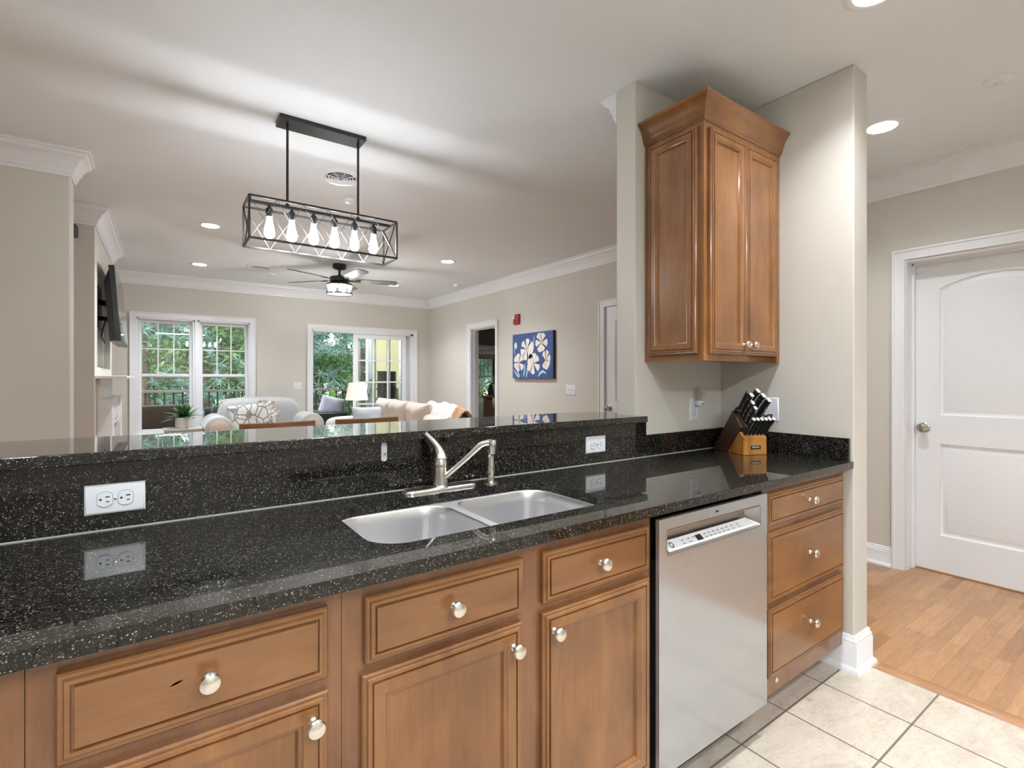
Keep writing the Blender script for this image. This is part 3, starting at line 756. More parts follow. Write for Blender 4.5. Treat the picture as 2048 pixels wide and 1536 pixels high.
# flange between and around the bowls
mb = MB()
def flange(b, x0, x1):
    inner = rounded(b[0], b[1], 1.035, 1.400, .075); n = len(inner); q = n//4; out = []
    y0, y1 = 1.00, 1.43
    for i, (x, y) in enumerate(inner):
        k = i//q; t = (i % q)/(q-1)
        if k == 0: p = (x+(x1-x)*min(1, 2*t), y0) if t <= .5 else (x1, y0+(y-y0)*(2*t-1))
        elif k == 1: p = (x1, y+(y1-y)*2*t) if t <= .5 else (x+(x1-x)*(2-2*t), y1)
        elif k == 2: p = (x+(x0-x)*2*t, y1) if t <= .5 else (x0, y1+(y-y1)*(2*t-1))
        else: p = (x0, y+(y0-y)*2*t) if t <= .5 else (x+(x0-x)*(2-2*t), y0)
        out.append(p)
    mb.add([(x, y, ZT) for x, y in inner]+[(x, y, ZT) for x, y in out], [(k, (k+1) % n, n+(k+1) % n, n+k) for k in range(n)])
flange(BL, .345, .725); flange(BRR, .725, 1.120)
obj('sink_flange', mb, simple('flange_stainless', (.62, .62, .63), .35, .45), sk, fix=False, smooth=False)

# ------------------------------------------------------------------ faucet and sprayer
fc = thing('kitchen_faucet', 'brushed nickel single lever kitchen faucet behind the sink', 'faucet', (.743, 1.466, COUNTER))
L = []
for i, z in ((0, 0), (0, .005), (.003, .009), (.009, .0115), (.02, .012)):
    L.append([(x, y, z) for x, y in rounded(-.130+i, .130-i, -.027+i*.9, .027-i*.9, max(.004, .0265-i*.9), 8)])
obj('base_plate', MB().loops(L), NICKEL, fc)
obj('valve_body', MB().lathe([(.030, .008), (.028, .011), (.0235, .016), (.0235, .072), (.0232, .075)], 32), NICKEL, fc)
mb = MB().lathe([(.0232, .0765), (.0235, .080), (.0235, .084), (.0215, .094), (.018, .103)], 32)
pts = []; rr = []
for k in range(15):
    t = k/14
    # S curve leaning left and towards the wall
    x = -.004-.036*t**1.3-.010*math.sin(math.pi*t*1.5); x = -.046*(t**1.5) + .006*math.sin(math.pi*t)
    z = .098+.086*t; y = -.002+.018*t
    pts.append((x, y, z)); rr.append(.0185*(1-t)**2.2+.0068+.0015*math.sin(math.pi*t))
mb.tube(pts, rr, 16)
obj('lever_handle', mb, NICKEL, fc)
# spout: rises to the right towards the sink
P0 = Vector((.006, -.012, .040)); mb = MB(); path = []; rads = []
TIP = Vector((.128, -.108, .148))
for k in range(19):
    t = k/18
    p = P0.lerp(TIP, t); p.z = .036+.118*(math.sin(min(1, t*1.08)*math.pi/2)**.97 if t < .85 else 1)*1.0
    s = t
    p.z = .036+.112*(s/.80) if s < .80 else .036+.112+.006*math.sin((s-.80)/.20*math.pi/2)
    path.append(tuple(p)); rads.append(.0095 if s < .9 else .0105)
mb.tube(path, rads, 14)
obj('spout', mb, NICKEL, fc)
mb = MB().lathe([(.0125, .012), (.0135, .008), (.0135, -.012), (.0125, -.014), (.0125, -.028), (.0115, -.031), (.001, -.031)], 24, (TIP.x+.003, TIP.y-.002, .150))
obj('aerator', mb, NICKEL, fc)
sp = thing('side_sprayer', 'brushed nickel side sprayer standing right of the faucet', 'sprayer', (.929, 1.452, COUNTER))
obj('escutcheon', MB().lathe([(.026, 0), (.026, .003), (.019, .007), (.014, .009)], 28), NICKEL, sp)
obj('holder', MB().lathe([(.0125, .008), (.0125, .028), (.0118, .031)], 24), NICKEL, sp)
mb = MB().lathe([(.0125, .030), (.0145, .036), (.0135, .060), (.0120, .085), (.0125, .100), (.0130, .106), (.006, .110)], 24)
obj('spray_wand', mb, NICKEL, sp)
mb = MB().lathe([(.0115, -.010), (.0125, -.005), (.0125, .006), (.010, .010), (.001, .011)], 20, (-.009, -.006, .103), 'x')
obj('spray_head', mb, NICKEL, sp)

# ------------------------------------------------------------------ outlets, switches, hook
GAPGREY = simple('plate_shadow_gap', (.25, .27, .30), .6)
def outlet(name, loc, rz, label, horiz, double=True, w=None, h=None, kind='outlet'):
    t = thing(name, label, kind, loc, rz, group='white wall plates')
    w = w or .0575; h = h or .035
    obj('cover_plate', MB().loops([[(x, y, z) for x, z in ((-w+i, -h+i), (w-i, -h+i), (w-i, h-i), (-w+i, h-i))] for i, y in ((0, 0), (0, -.002), (.0035, -.0055), (.006, -.006))]), WHITE, t)
    if kind != 'outlet':
        return t
    for s in (-1, 1):
        cx, cz = (s*.0195, 0) if horiz else (0, s*.0195)
        pts = []
        for k in range(28):
            a = 2*math.pi*k/28; u, v = .0175*math.cos(a), .0175*math.sin(a)
            if horiz: u = max(-.0140, min(.0140, u))
            else: v = max(-.0140, min(.0140, v))
            pts.append((cx+u, cz+v))
        obj('receptacle_gap', MB().prism([(cx+(a-cx)*1.06, b__*1.06 if horiz else cz+(b__-cz)*1.06) for a, b__ in pts], -.0063, -.005, 'y'), GAPGREY, t)
        r = obj('receptacle', MB().prism(pts, -.0080, -.005, 'y'), WHITE, t)
        # slots and ground
        m2 = MB()
        if horiz:
            m2.box(cx+.001, cx+.009, -.0083, -.0078, .0040, .0068).box(cx+.0018, cx+.0082, -.0083, -.0078, -.0068, -.0045)
            m2.lathe([(.0026, -.0083), (.0026, -.0078)], 12, (cx-.0082, 0, 0), 'y')
        else:
            m2.box(cx-.0068, cx-.0045, -.0083, -.0078, cz+.001, cz+.009).box(cx+.0045, cx+.0068, -.0083, -.0078, cz+.0018, cz+.0082)
            m2.lathe([(.0026, -.0083), (.0026, -.0078)], 12, (cx, 0, cz-.0082), 'y')
        obj('slots', m2, DARKSLOT, r)
    obj('screw', MB().lathe([(.0032, -.006), (.003, -.0072), (.001, -.0075)], 12, (0, 0, 0), 'y'), CHROME, t)
    return t
outlet('wall_outlet', (-.092, KY-.0002, .989), 0, 'white double outlet on the granite backsplash at left', True)
outlet('wall_outlet', (1.502, KY-.0002, .996), 0, 'white double outlet on the granite backsplash near the column', True, w=.057, h=.035)
t = outlet('wall_outlet', (2.213, 1.5448, 1.118), 0, 'white vertical outlet on the wall behind the knife block', False, w=.035, h=.0575)
def switch_plate(loc, rz, label, n=2, w=.057, h=.057):
    t = outlet('light_switch', loc, rz, label, True, w=w, h=h, kind='light switch')
    for k in range(n):
        x = (k-(n-1)/2)*.046 if n > 1 else 0
        b = obj('toggle', MB().box(x-.005, x+.005, -.0065, -.0058, -.012, .012), WHITE, t)
        obj('toggle_lever', MB().box(x-.0035, x+.0035, -.015, -.006, -.001, .008), WHITE, b)
    return t
t = outlet('light_switch', (2.4578, 1.297, 1.124), RZ, 'white plate on the wing wall behind the knife handles', True, w=.058, h=.057, kind='light switch')
for a, b_ in ((-.012, .028), (-.014, -.012), (.028, -.028)):
    obj('plate_screw', MB().lathe([(.0035, -.006), (.003, -.0078), (.001, -.008)], 12, (a, 0, b_), 'y'), DARKSLOT, t)
switch_plate((1.676, FY-.0002, 1.161), 0, 'white two gang switch plate between window and sliding door')
switch_plate((RX-.0002, 4.339, 1.140), RZ, 'white switch plate on the wall right of the flower painting', 2, .085, .057)
# plug-in night light
nl = thing('night_light', 'clear plug in night light in the upper half of the vertical outlet', 'night light', (2.222, 1.5362, 1.150))
obj('plug_body', MB().box(-.012, .030, -.022, -.0005, -.012, .014), WHITE, nl, bevel=.003)
obj('photo_sensor', MB().lathe([(.0035, -.0235), (.0035, -.021)], 14, (.021, 0, -.004), 'y'), DARKSLOT, nl)
clear = simple('clear_acrylic', (.95, .97, 1), .05); clear.node_tree.nodes['Principled BSDF'].inputs['Transmission Weight'].default_value = .92
pts = []
mb = MB()
outer = [(-.020, .012), (-.026, .040), (-.020, .072), (.0, .084), (.026, .078), (.040, .055), (.042, .025), (.034, .012)]
mb.prism(outer, -.010, -.0075, 'y'); mb.prism([(x*.9+.001, z) for x, z in outer[1:-1]], -.034, -.032, 'y')
cp = bpy.data.materials.new('clear_plastic'); cp.use_nodes = True; cn = cp.node_tree; cn.nodes.clear()
o_ = cn.nodes.new('ShaderNodeOutputMaterial'); mx_ = cn.nodes.new('ShaderNodeMixShader'); mx_.inputs[0].default_value = .22
t_ = cn.nodes.new('ShaderNodeBsdfTransparent'); g_ = cn.nodes.new('ShaderNodeBsdfGlossy'); g_.inputs['Roughness'].default_value = .08
cn.links.new(t_.outputs[0], mx_.inputs[1]); cn.links.new(g_.outputs[0], mx_.inputs[2]); cn.links.new(mx_.outputs[0], o_.inputs[0])
obj('lens', mb, cp, nl)
# adhesive hook
hk = thing('adhesive_hook', 'small white adhesive hook stuck on the granite backsplash', 'hook', (.574, KY-.0002, 1.043))
pts = [(.0095*math.cos(R(a)), .0225+.0075*math.sin(R(a))) for a in range(0, 181, 20)]+[(.0095*math.cos(R(a)), -.0225+.0075*math.sin(R(a))) for a in range(180, 361, 20)]
obj('hook_plate', MB().prism(pts, -.0035, 0, 'y'), WHITE, hk, bevel=.001)
obj('hook_prong', MB().tube([(0, -.003, -.006), (0, -.009, -.010), (0, -.013, -.009), (0, -.014, -.002)], .0025, 10), CHROME, hk)

# ------------------------------------------------------------------ upper cabinet
uc = thing('upper_cabinet', 'tall maple wall cabinet with crown top in the counter corner', 'cabinet', (0, 0, 0))
UX0, UX1, UY0, UY1, UZ0, UZ1 = 1.842, 2.452, 1.236, 1.5445, 1.350, 2.352
obj('carcass', MB().box(UX0+.018, UX1, UY0+.019, UY1, UZ0+.012, UZ1), WOOD_V, uc)
mb = MB(); wall_box(mb, UX0, UX1+.005, UY0, UY0+.019, UZ0, UZ1, [(UX0+.03, UX1-.03, UZ0+.06, UZ1-.06)], 'x')
mb.box(UX0, UX0+.018, UY0+.019, UY1, UZ0, UZ1)
obj('face_frame', mb, WOOD_V, uc)
front_door(uc, 'cabinet_door', 1.868, 2.136, 1.380, 2.325, UY0-.0005, WOOD_V, 2.105, 1.424, .052)
front_door(uc, 'cabinet_door', 2.139, 2.410, 1.380, 2.325, UY0-.0005, WOOD_V, 2.170, 1.424, .052)
# decorative end panel facing left (local frame rotated)
e = thing('end_panel_pivot', None, None, (UX0, 0, 0)) if False else None
def ring_side(mb, xw, y0, y1, z0, z1, rings):
    return mb.loops([[(xw+d, y1-i, z0+i), (xw+d, y0+i, z0+i), (xw+d, y0+i, z1-i), (xw+d, y1-i, z1-i)] for i, d in rings])
rail = .052
rings = [(0, 0), (0, -.0125), (.003, -.0155), (.0085, -.0140), (.0105, -.0185), (.0165, -.0185), (.0176, -.0135), (.0205, -.0135), (.0215, -.0195), (rail-.012, -.0195), (rail-.010, -.0165), (rail-.004, -.0145), (rail, -.0065), (rail+.002, -.0065)]
obj('end_panel', ring_side(MB(), UX0-.0005, 1.262, 1.515, 1.380, 2.335, rings), WOOD_V, uc)
CRW = [(0, 2.352), (.004, 2.352), (.006, 2.358), (.012, 2.362), (.012, 2.368), (.016, 2.372), (.018, 2.384), (.022, 2.398), (.030, 2.415), (.042, 2.430), (.050, 2.437), (.052, 2.448), (0, 2.448)]
obj('crown', MB().sweep(CRW, [(UX0, UY1), (UX0, UY0), (UX1+.004, UY0)][::-1][::-1] if False else [(UX1+.004, UY0), (UX0, UY0), (UX0, UY1)][::-1]), WOOD_H, uc)
obj('cabinet_top', MB().box(UX0+.001, UX1, UY0+.001, UY1, 2.352, 2.356), WOOD_H, uc)

# ------------------------------------------------------------------ knife block and knives
KA = R(-22.3)
kb = thing('knife_block', 'slanted walnut knife block with an amber wood front on the counter', 'knife block', (2.3330, 1.3700, COUNTER+.0005), KA)
# local: x to the right (width), -y to the front
hw = .0635
side = [(.105, .0), (.1135, .012), (-.036, .206), (-.0975, .127), (-.082, .108), (.004, .0)]   # (y, z) profile of the walnut body
obj('block_body', MB().prism(side, -hw, hw, 'x'), WALNUT, kb, bevel=.002)
step = [(.0028, 0), (-.0828, .1075), (-.088, .104), (-.1135, .083), (-.1135, 0)]
fr = obj('block_front', MB().prism(step, -hw, hw, 'x'), ACACIA, kb, bevel=.002)
pl = obj('name_plate', MB().box(-.026, .030, -.115, -.1135, .026, .046), simple('plate_silver', (.5, .5, .52), .3, .9), fr, bevel=.0008)
obj('plate_face', MB().box(-.0245, .0285, -.1154, -.1149, .0275, .0445), BLACKP, pl)
text_mesh('plate_lettering', 'VIKING', .0125, simple('plate_letters', (.75, .75, .76), .4), pl, (.002, -.1157, .036), (R(90), 0, 0))
M_KB = Matrix.Translation(kb.location) @ Matrix.Rotation(KA, 4, 'Z')
DIRV = Vector((0, -.63, .777)).normalized()        # direction the knives stick out
ENDCAP = simple('satin_end_cap', (.80, .80, .79), .35, .35)
def knife(bx, by, bz, length, wid, thick, label, name='kitchen_knife', steel_end=True, grp='knives in the block'):
    """handle starts at local block point (bx,by,bz) and runs along DIRV"""
    p = M_KB @ Vector((bx, by, bz))
    t = thing(name, label, 'knife', p, group=grp, rot=(Matrix.Rotation(KA, 4, 'Z') @ DIRV.to_track_quat('Z', 'Y').to_matrix().to_4x4()).to_euler())
    # local z along handle; x thickness?, y width
    L = []
    for k in range(9):
        u = k/8; ww = wid/2*(1.0-.16*math.sin(math.pi*min(1, u*1.15)))*(1+.12*max(0, u-.75)*4*.5); sh = .006*math.sin(math.pi*u)*(length/.11)
        L.append([(x*thick/2/1, y*ww+sh, u*length) for x, y in ((-.6, -1), (.6, -1), (1, -.7), (1, .7), (.6, 1), (-.6, 1), (-1, .7), (-1, -.7))])
    h = obj('handle', MB().loops(L), BLACKP, t)
    end = [[(x*1.0, y, z) for x, y, z in L[-1]], [(x*1.03, y*1.03, z+.0035) for x, y, z in L[-1]], [(x*.8, y*.85, z+.0055) for x, y, z in L[-1]]]
    if steel_end: obj('end_cap', MB().loops(end), ENDCAP, t)
    obj('tang', MB().box(-thick*.10, thick*.10, -wid*.56, -wid*.5, .004, length-.002), CHROME, h)
    obj('bolster', MB().box(-thick*.42, thick*.42, -wid*.42, wid*.42, -.010, .0005), CHROME, t, bevel=.001)
    mb = MB()
    for u in (.2, .5, .8): mb.lathe([(.0022, -thick/2-.0004), (.0022, thick/2+.0004)], 10, (0, .004*math.sin(math.pi*u), u*length), 'x')
    obj('rivets', mb, CHROME, h)
    return t
for k in range(6):
    x = -.0510+.0213*k
    knife(x, -.1080, .0985, .094, .0175, .0135, ['steak knife nearest the walnut side of the front row', 'second steak knife of the front row from the walnut side', 'third steak knife of the front row from the walnut side',
          'fourth steak knife of the front row from the walnut side', 'fifth steak knife of the front row from the walnut side', 'steak knife at the wall end of the front row'][k], 'steak_knife', grp='steak knives in the front row')
S0, S1 = Vector((0, -.036, .206)), Vector((0, -.0975, .127))
def on_top(x, t): p = S0.lerp(S1, t)+DIRV*.011; return x, p.y, p.z
big = [(-.042, .34, .122, .024, .016, 'carving knife with pale end beside the sharpening steel'), (-.040, .60, .104, .022, .015, 'utility knife in the middle of the left column'), (-.034, .86, .098, .019, .014, 'paring knife lowest in the left column'),
       (.004, .10, .122, .026, .016, 'knife standing highest at the back of the block'), (.024, .34, .118, .026, .017, 'broad knife in the middle of the right column'), (.042, .58, .116, .026, .017, 'knife with a cream coloured end nearest the wall plate')]
for x, t_, ln, wd, th, l in big: knife(*on_top(x, t_), ln, wd, th, l)
x, y, z = on_top(-.042, .10); p = M_KB @ Vector((x, y, z))
ss = thing('sharpening_steel', 'round black handled sharpening steel at the back left of the block', 'sharpening steel', p, rot=(Matrix.Rotation(KA, 4, 'Z') @ DIRV.to_track_quat('Z', 'Y').to_matrix().to_4x4()).to_euler())
obj('handle', MB().lathe([(.0165, -.006), (.0175, 0), (.0165, .007), (.0095, .012), (.0100, .040), (.0118, .080), (.0125, .105), (.0110, .115), (.006, .118)], 24), BLACKP, ss)
obj('end_ring', MB().lathe([(.0055, .118), (.0055, .1195), (.001, .1198)], 16), simple('steel_end_grey', (.25, .28, .30), .3, .6), ss)
x, y, z = on_top(.040, .93); p = M_KB @ Vector((x, y, z))
kscissors = thing('kitchen_scissors', 'black handled kitchen scissors, one loop showing at the wall side', 'scissors', p, rot=(Matrix.Rotation(KA, 4, 'Z') @ DIRV.to_track_quat('Z', 'Y').to_matrix().to_4x4()).to_euler())
for sx in (-1, 1):
    path = [(sx*.018+.016*math.cos(R(a)), .0, .042+.022*math.sin(R(a))) for a in range(-90, 271, 20)]
    obj('finger_loop', MB().tube(path, .0038, 10), BLACKP, kscissors)
obj('shank', MB().bar((0, 0, -.012), (-.014, 0, .026), .008, .010).bar((0, 0, -.012), (.014, 0, .026), .008, .010), CHROME, kscissors)

# ------------------------------------------------------------------ linear chandelier
ch = thing('linear_chandelier', 'black rectangular cage chandelier with six lit bulbs above the dining table', 'chandelier', (.728, 2.845, 1.970))
hx, hy, hz = .380, .105, .208
obj('canopy', MB().box(-.233, .217, -.063, .063, .650, .673-.0005), GUN, ch, bevel=.002)
for x in (-.186, .190): 
    r = obj('rod', MB().tube([(x, 0, hz), (x, 0, .652)], .0065, 12), GUN, ch)
    obj('rod_collar', MB().lathe([(.012, hz+.002), (.010, hz+.018), (.0065, hz+.024)], 16, (x, 0, 0)), GUN, r)
mb = MB(); b_ = .010
for sy in (-1, 1):
    for z in (0, hz): mb.box(-hx, hx, sy*hy-b_/2, sy*hy+b_/2, z-b_/2, z+b_/2)
    for sx in (-1, 1): mb.box(sx*hx-b_/2, sx*hx+b_/2, sy*hy-b_/2, sy*hy+b_/2, 0, hz)
for sx in (-1, 1):
    for z in (0, hz): mb.box(sx*hx-b_/2, sx*hx+b_/2, -hy, hy, z-b_/2, z+b_/2)
obj('cage_frame', mb, GUN, ch)
obj('centre_bar', MB().box(-hx, hx, -.010, .010, hz-.004, hz+.010), GUN, ch)
for sy in (-1, 1):
    mb = MB()
    for k in range(6):
        a = -hx+k*2*hx/6; c_ = a+2*hx/6
        mb.bar((a, sy*hy, 0), (c_, sy*hy-.002*sy, hz), .0026); mb.bar((a, sy*hy-.004*sy, hz), (c_, sy*hy-.004*sy, 0), .0026)
    obj('side_lattice', mb, simple('lattice_steel', (.16, .16, .165), .3, .8), ch)
for sx in (-1, 1):
    obj('end_lattice', MB().bar((sx*hx, -hy, 0), (sx*hx, hy, hz), .006).bar((sx*(hx-.006), -hy, hz), (sx*(hx-.006), hy, 0), .006), GUN, ch)
for k, x in enumerate((.455, .564, .675, .786, .897, 1.008)):
    x -= .728
    s = obj('socket', MB().lathe([(.006, hz-.004), (.008, hz-.012), (.0165, hz-.020), (.0175, hz-.028), (.0175, hz-.060), (.0155, hz-.063)], 20, (x, 0, 0)), GUN, ch)
    obj('bulb', MB().lathe([(.013, hz-.064), (.0135, hz-.075), (.016, hz-.090), (.0235, hz-.125), (.0265, hz-.145), (.024, hz-.160), (.014, hz-.172), (.001, hz-.175)], 20, (x, 0, 0)), BULBLIGHT, s)

# ------------------------------------------------------------------ ceiling fan
fn = thing('ceiling_fan', 'dark five blade ceiling fan with a clear drum light over the sofas', 'ceiling fan', (1.739, 6.081, CEIL))
obj('canopy', MB().lathe([(.078, 0), (.078, -.045), (.070, -.055), (.030, -.066)], 32), GUN, fn)
obj('downrod', MB().lathe([(.014, -.06), (.014, -.12), (.035, -.145), (.055, -.150)], 20), GUN, fn)
obj('motor_housing', MB().lathe([(.06, -.148), (.105, -.152), (.112, -.165), (.112, -.205), (.095, -.225), (.115, -.232), (.118, -.240)], 36), GUN, fn)
BLADE = simple('fan_blade_grey', (.14, .135, .13), .4)
for a in (-14, -84, -156, 131, 59):
    mb = MB(); mb.M = Matrix.Rotation(R(a), 4, 'Z') @ Matrix.Translation((0, 0, -.185)) @ Matrix.Rotation(R(-11), 4, 'X')
    pts = [(.19, -.040), (.30, -.058), (.60, -.068), (.66, -.060), (.685, -.02), (.685, .045), (.66, .064), (.60, .066), (.30, .055), (.19, .040)]
    mb.prism(pts, -.004, .004)
    bl = obj('blade', mb, BLADE, fn)
    mb2 = MB(); mb2.M = mb.M; mb2.prism([(.09, -.015), (.17, -.022), (.24, -.030), (.24, .030), (.17, .022), (.09, .015)], -.011, -.005)
    obj('blade_iron', mb2, GUN, bl)
obj('light_band', MB().lathe([(.148, -.238), (.150, -.240), (.150, -.256), (.147, -.256), (.147, -.240)], 40, cap=False), GUN, fn)
obj('light_band', MB().lathe([(.148, -.350), (.151, -.350), (.151, -.362), (.146, -.362), (.146, -.350)], 40, cap=False), GUN, fn)
obj('glass_drum', MB().lathe([(.147, -.250), (.147, -.355)], 40, cap=False), GLASS, fn)
obj('lens_plate', MB().lathe([(.145, -.352), (.001, -.356)], 40, cap=False), simple('frosted_lens', (.8, .8, .8), .5, emis=(1, .98, .95), es=1.2), fn)
obj('light_plate', MB().lathe([(.148, -.240), (.04, -.244), (.001, -.246)], 40, cap=False), GUN, fn)
for k in range(3):
    a = R(30+120*k); obj('bulb', MB().blob((.07*math.cos(a), .07*math.sin(a), -.295), (.024, .024, .034), 14, 10), FANLIGHT, fn)

# ------------------------------------------------------------------ television, mantel, speaker
tv = thing('television', 'black flat television on a swing mount over the mantel', 'television', (-.335, 6.14, 1.94))
Mt = Matrix.Rotation(R(-4.2), 4, 'Y')
mb = MB(); mb.M = Mt; mb.box(-.030, .012, -.545, .545, -.335, .335)
obj('cabinet_shell', mb, BLACKP, tv, bevel=.004)
mb = MB(); mb.M = Mt; mb.loops([[(-.030, y, z) for y, z in ((-.53, -.33), (.53, -.33), (.53, .30), (-.53, .30))], [(-.072, y, z) for y, z in ((-.50, -.33), (.50, -.33), (.50, .20), (-.50, .20))]])
obj('rear_housing', mb, BLACKP, tv)
mb = MB(); mb.M = Mt; mb.box(.012, .0128, -.535, .535, -.318, .325)
obj('screen', mb, simple('tv_screen', (.008, .008, .009), .05), tv)
obj('mount_plate', MB().box(-.1605, -.15, -.20, .16, -.20, .20), BLACK, tv)
obj('mount_arm', MB().bar((-.15, -.12, .05), (-.075, -.25, .02), .02, .05).bar((-.075, -.25, .02), (-.06, -.10, .0), .02, .05).bar((-.15, -.12, -.10), (-.08, -.26, -.12), .02, .04), BLACK, tv)
obj('cable', MB().tube([(-.06, -.26, -.05), (-.10, -.32, -.18), (-.12, -.30, -.28), (-.10, -.20, -.34)], .006, 8), BLACK, tv)
mt = thing('fireplace_mantel', 'white painted fireplace mantel under the television', 'mantel', (BX1, 6.03, 0))
obj('mantel_shelf', MB().box(.0005, .205, -.80, .72, 1.275, 1.298), TRIM, mt, bevel=.003)
SHP = [(0, 1.10), (.06, 1.10), (.075, 1.12), (.085, 1.16), (.10, 1.19), (.135, 1.215), (.15, 1.25), (.165, 1.275), (0, 1.275)]
obj('shelf_moulding', MB().sweep(SHP, [(.001, -.62), (.001, -.62), (.02, -.62), (.02, .60), (.001, .60)][1:][::-1][::-1][::-1]), TRIM, mt)
for s in (-1, 1):
    y = -.02+s*.50
    p_ = obj('pilaster', MB().box(.0005, .10, y-.11, y+.11, 0, 1.10), TRIM, mt, bevel=.003)
    obj('plinth', MB().box(.0005, .115, y-.12, y+.12, 0, .16), TRIM, p_, bevel=.003)
obj('frieze', MB().box(.0005, .08, -.41, .37, .85, 1.10).box(.08, .088, -.36, .32, .90, 1.05), TRIM, mt, bevel=.002)
brick = simple('dark_firebox_stone', (.05, .03, .025), .7, vary=.5, vscale=25)
obj('hearth_surround', MB().box(-.0005, .02, -.41, -.29, 0, .85).box(-.0005, .02, .25, .37, 0, .85).box(-.0005, .02, -.29, .25, .74, .85), brick, mt)
obj('firebox', MB().box(-.046, -.040, -.27, .31, .01, .77), BLACK, mt)
spk = thing('corner_speaker', 'small dark speaker high on the side of the chimney breast', 'speaker', (-.585, 5.1995, 2.43))
obj('speaker_box', MB().prism([(-.05, 0), (.04, 0), (.03, -.07), (-.03, -.085)], -.045, .05), BLACKP, spk, bevel=.003)
obj('speaker_grille', MB().prism([(.028, -.071), (-.028, -.086), (-.028, -.089), (.028, -.074)], -.04, .045), GUN, spk)

# ------------------------------------------------------------------ fire alarm, painting
fa = thing('fire_alarm_strobe', 'red fire alarm horn with clear strobe above the flower painting', 'fire alarm', (RX, 5.40, 2.063), RZ)
RED = simple('alarm_red', (.42, .02, .025), .35)
obj('alarm_body', MB().panel(-.062, .062, -.068, .068, [(0, -.0005), (0, -.022), (.008, -.034), (.02, -.038)]), RED, fa)
obj('strobe_lens', MB().panel(-.050, -.004, .0, .058, [(0, -.030), (.002, -.052), (.010, -.058)]), WHITE, fa)
obj('grille', MB().box(-.035, .035, -.040, -.038, -.05, -.042).box(-.035, .035, -.040, -.038, -.036, -.028).box(-.035, .035, -.040, -.038, -.022, -.014), simple('dark_red', (.15, .01, .012), .5), fa)

CW, CH = .842, .580
pt = thing('flower_painting', 'blue canvas painting of white flowers on the living room wall', 'painting', (RX-.0005, 5.455, 1.278), RZ)
# local x 0..CW to the right, z 0..CH
NAVY = simple('canvas_blue', (.045, .085, .235), .7, vary=.18, vscale=6, bump=.1, bscale=500)
obj('canvas', MB().box(0, CW, -.040, 0, 0, CH), [NAVY], pt, smooth=False)
obj('canvas_edge', MB().box(CW, CW+.0015, -.040, 0, 0, CH).box(0, CW, -.040, 0, -.0015, 0), simple('canvas_edge_dark', (.02, .018, .02), .7), pt)
PET = simple('petal_cream', (.78, .74, .68), .7, vary=.10, vscale=18)
PSH = simple('petal_shadow', (.45, .38, .33), .7)
LEAF = simple('painted_leaf', (.42, .58, .64), .7, vary=.15, vscale=10)
def flower(cx, cz, r, angs, squash=1.0, tilt=0):
    mb = MB(); rn = random.Random(int(cx*1000))
    for i, a in enumerate(angs):
        a = R(a); rr = r*(.92+.16*rn.random()); y = -.0402-.0003*(i % 4)
        pts = []
        for k in range(15):
            t = k/14; th = (t-.5)*2
            ln = rr*(1-.10*th*th+.045*math.sin(7*t*math.pi)); ha = min(.50, 2.6/len(angs))
            u = ln*math.cos(th*ha); v = ln*math.sin(th*ha)
            pts.append((u, v))
        pts = [(.35*r, -.13*r)]+pts+[(.35*r, .13*r)]
        q = [(cx+(u*math.cos(a)-v*math.sin(a))*squash, cz+(u*math.sin(a)+v*math.cos(a))) for u, v in pts]
        q = [(min(max(x, .004), CW-.004), min(max(z, .004), CH-.004)) for x, z in q]
        q0 = (cx, cz); 
        mb.add([(q0[0], y, q0[1])]+[(x, y, z) for x, z in q], [(0, j, j+1) for j in range(1, len(q))])
    f = obj('painted_flower', mb, PET, pt, smooth=False, fix=False)
    m2 = MB()
    for i, a in enumerate(angs):
        a = R(a+30); y = -.0425
        m2.add([(cx-.004*math.sin(a), y, cz+.004*math.cos(a)), (cx+.004*math.sin(a), y, cz-.004*math.cos(a)), (cx+r*.42*math.cos(a)*squash, y, cz+r*.42*math.sin(a))], [(0, 1, 2)])
    m2.add([(cx+r*.10*math.cos(R(k*30)), -.0427, cz+r*.10*math.sin(R(k*30))) for k in range(12)], [tuple(range(12))])
    obj('flower_centre', m2, PSH, f, smooth=False, fix=False)
def uv(px, py): # crop coords 635..960, 1060 bottom
    return ((px-635)/325*CW, (1060-py)/345*CH*.985)
flower(*uv(757, 832), .145, [80, 20, 140, 200, 250, 310, 350], 1.0)
flower(*uv(872, 790), .125, [65, 120, 185, 355, 250, 290], 1.0)
flower(*uv(690, 935), .120, [40, 150, 100, 210, 255, 320], .95)
flower(*uv(812, 945), .140, [80, 130, 35, 210, 260, 330, 170], .95)
flower(*uv(905, 925), .120, [120, 60, 290, 330, 240, 20], .75)
mb = MB(); x, z = uv(662, 800); mb.add([(x+.032*math.cos(R(k*30)), -.0404, z+.046*math.sin(R(k*30))) for k in range(12)], [tuple(range(12))])
obj('painted_bud', mb, PET, pt, smooth=False, fix=False)
def stroke(mb, pts, w):
    n = len(pts); Lp = []; Rp = []
    for i, (x, z) in enumerate(pts):
        x0, z0 = pts[max(0, i-1)]; x1, z1 = pts[min(n-1, i+1)]; dx, dz = x1-x0, z1-z0; l = math.hypot(dx, dz) or 1
        ww = w*math.sin(math.pi*(i+.35)/(n-1+.7)); Lp.append((x-dz/l*ww, -.0401, z+dx/l*ww)); Rp.append((x+dz/l*ww, -.0401, z-dx/l*ww))
    mb.add(Lp+Rp, [(i, i+1, n+i+1, n+i) for i in range(n-1)])
mb = MB()
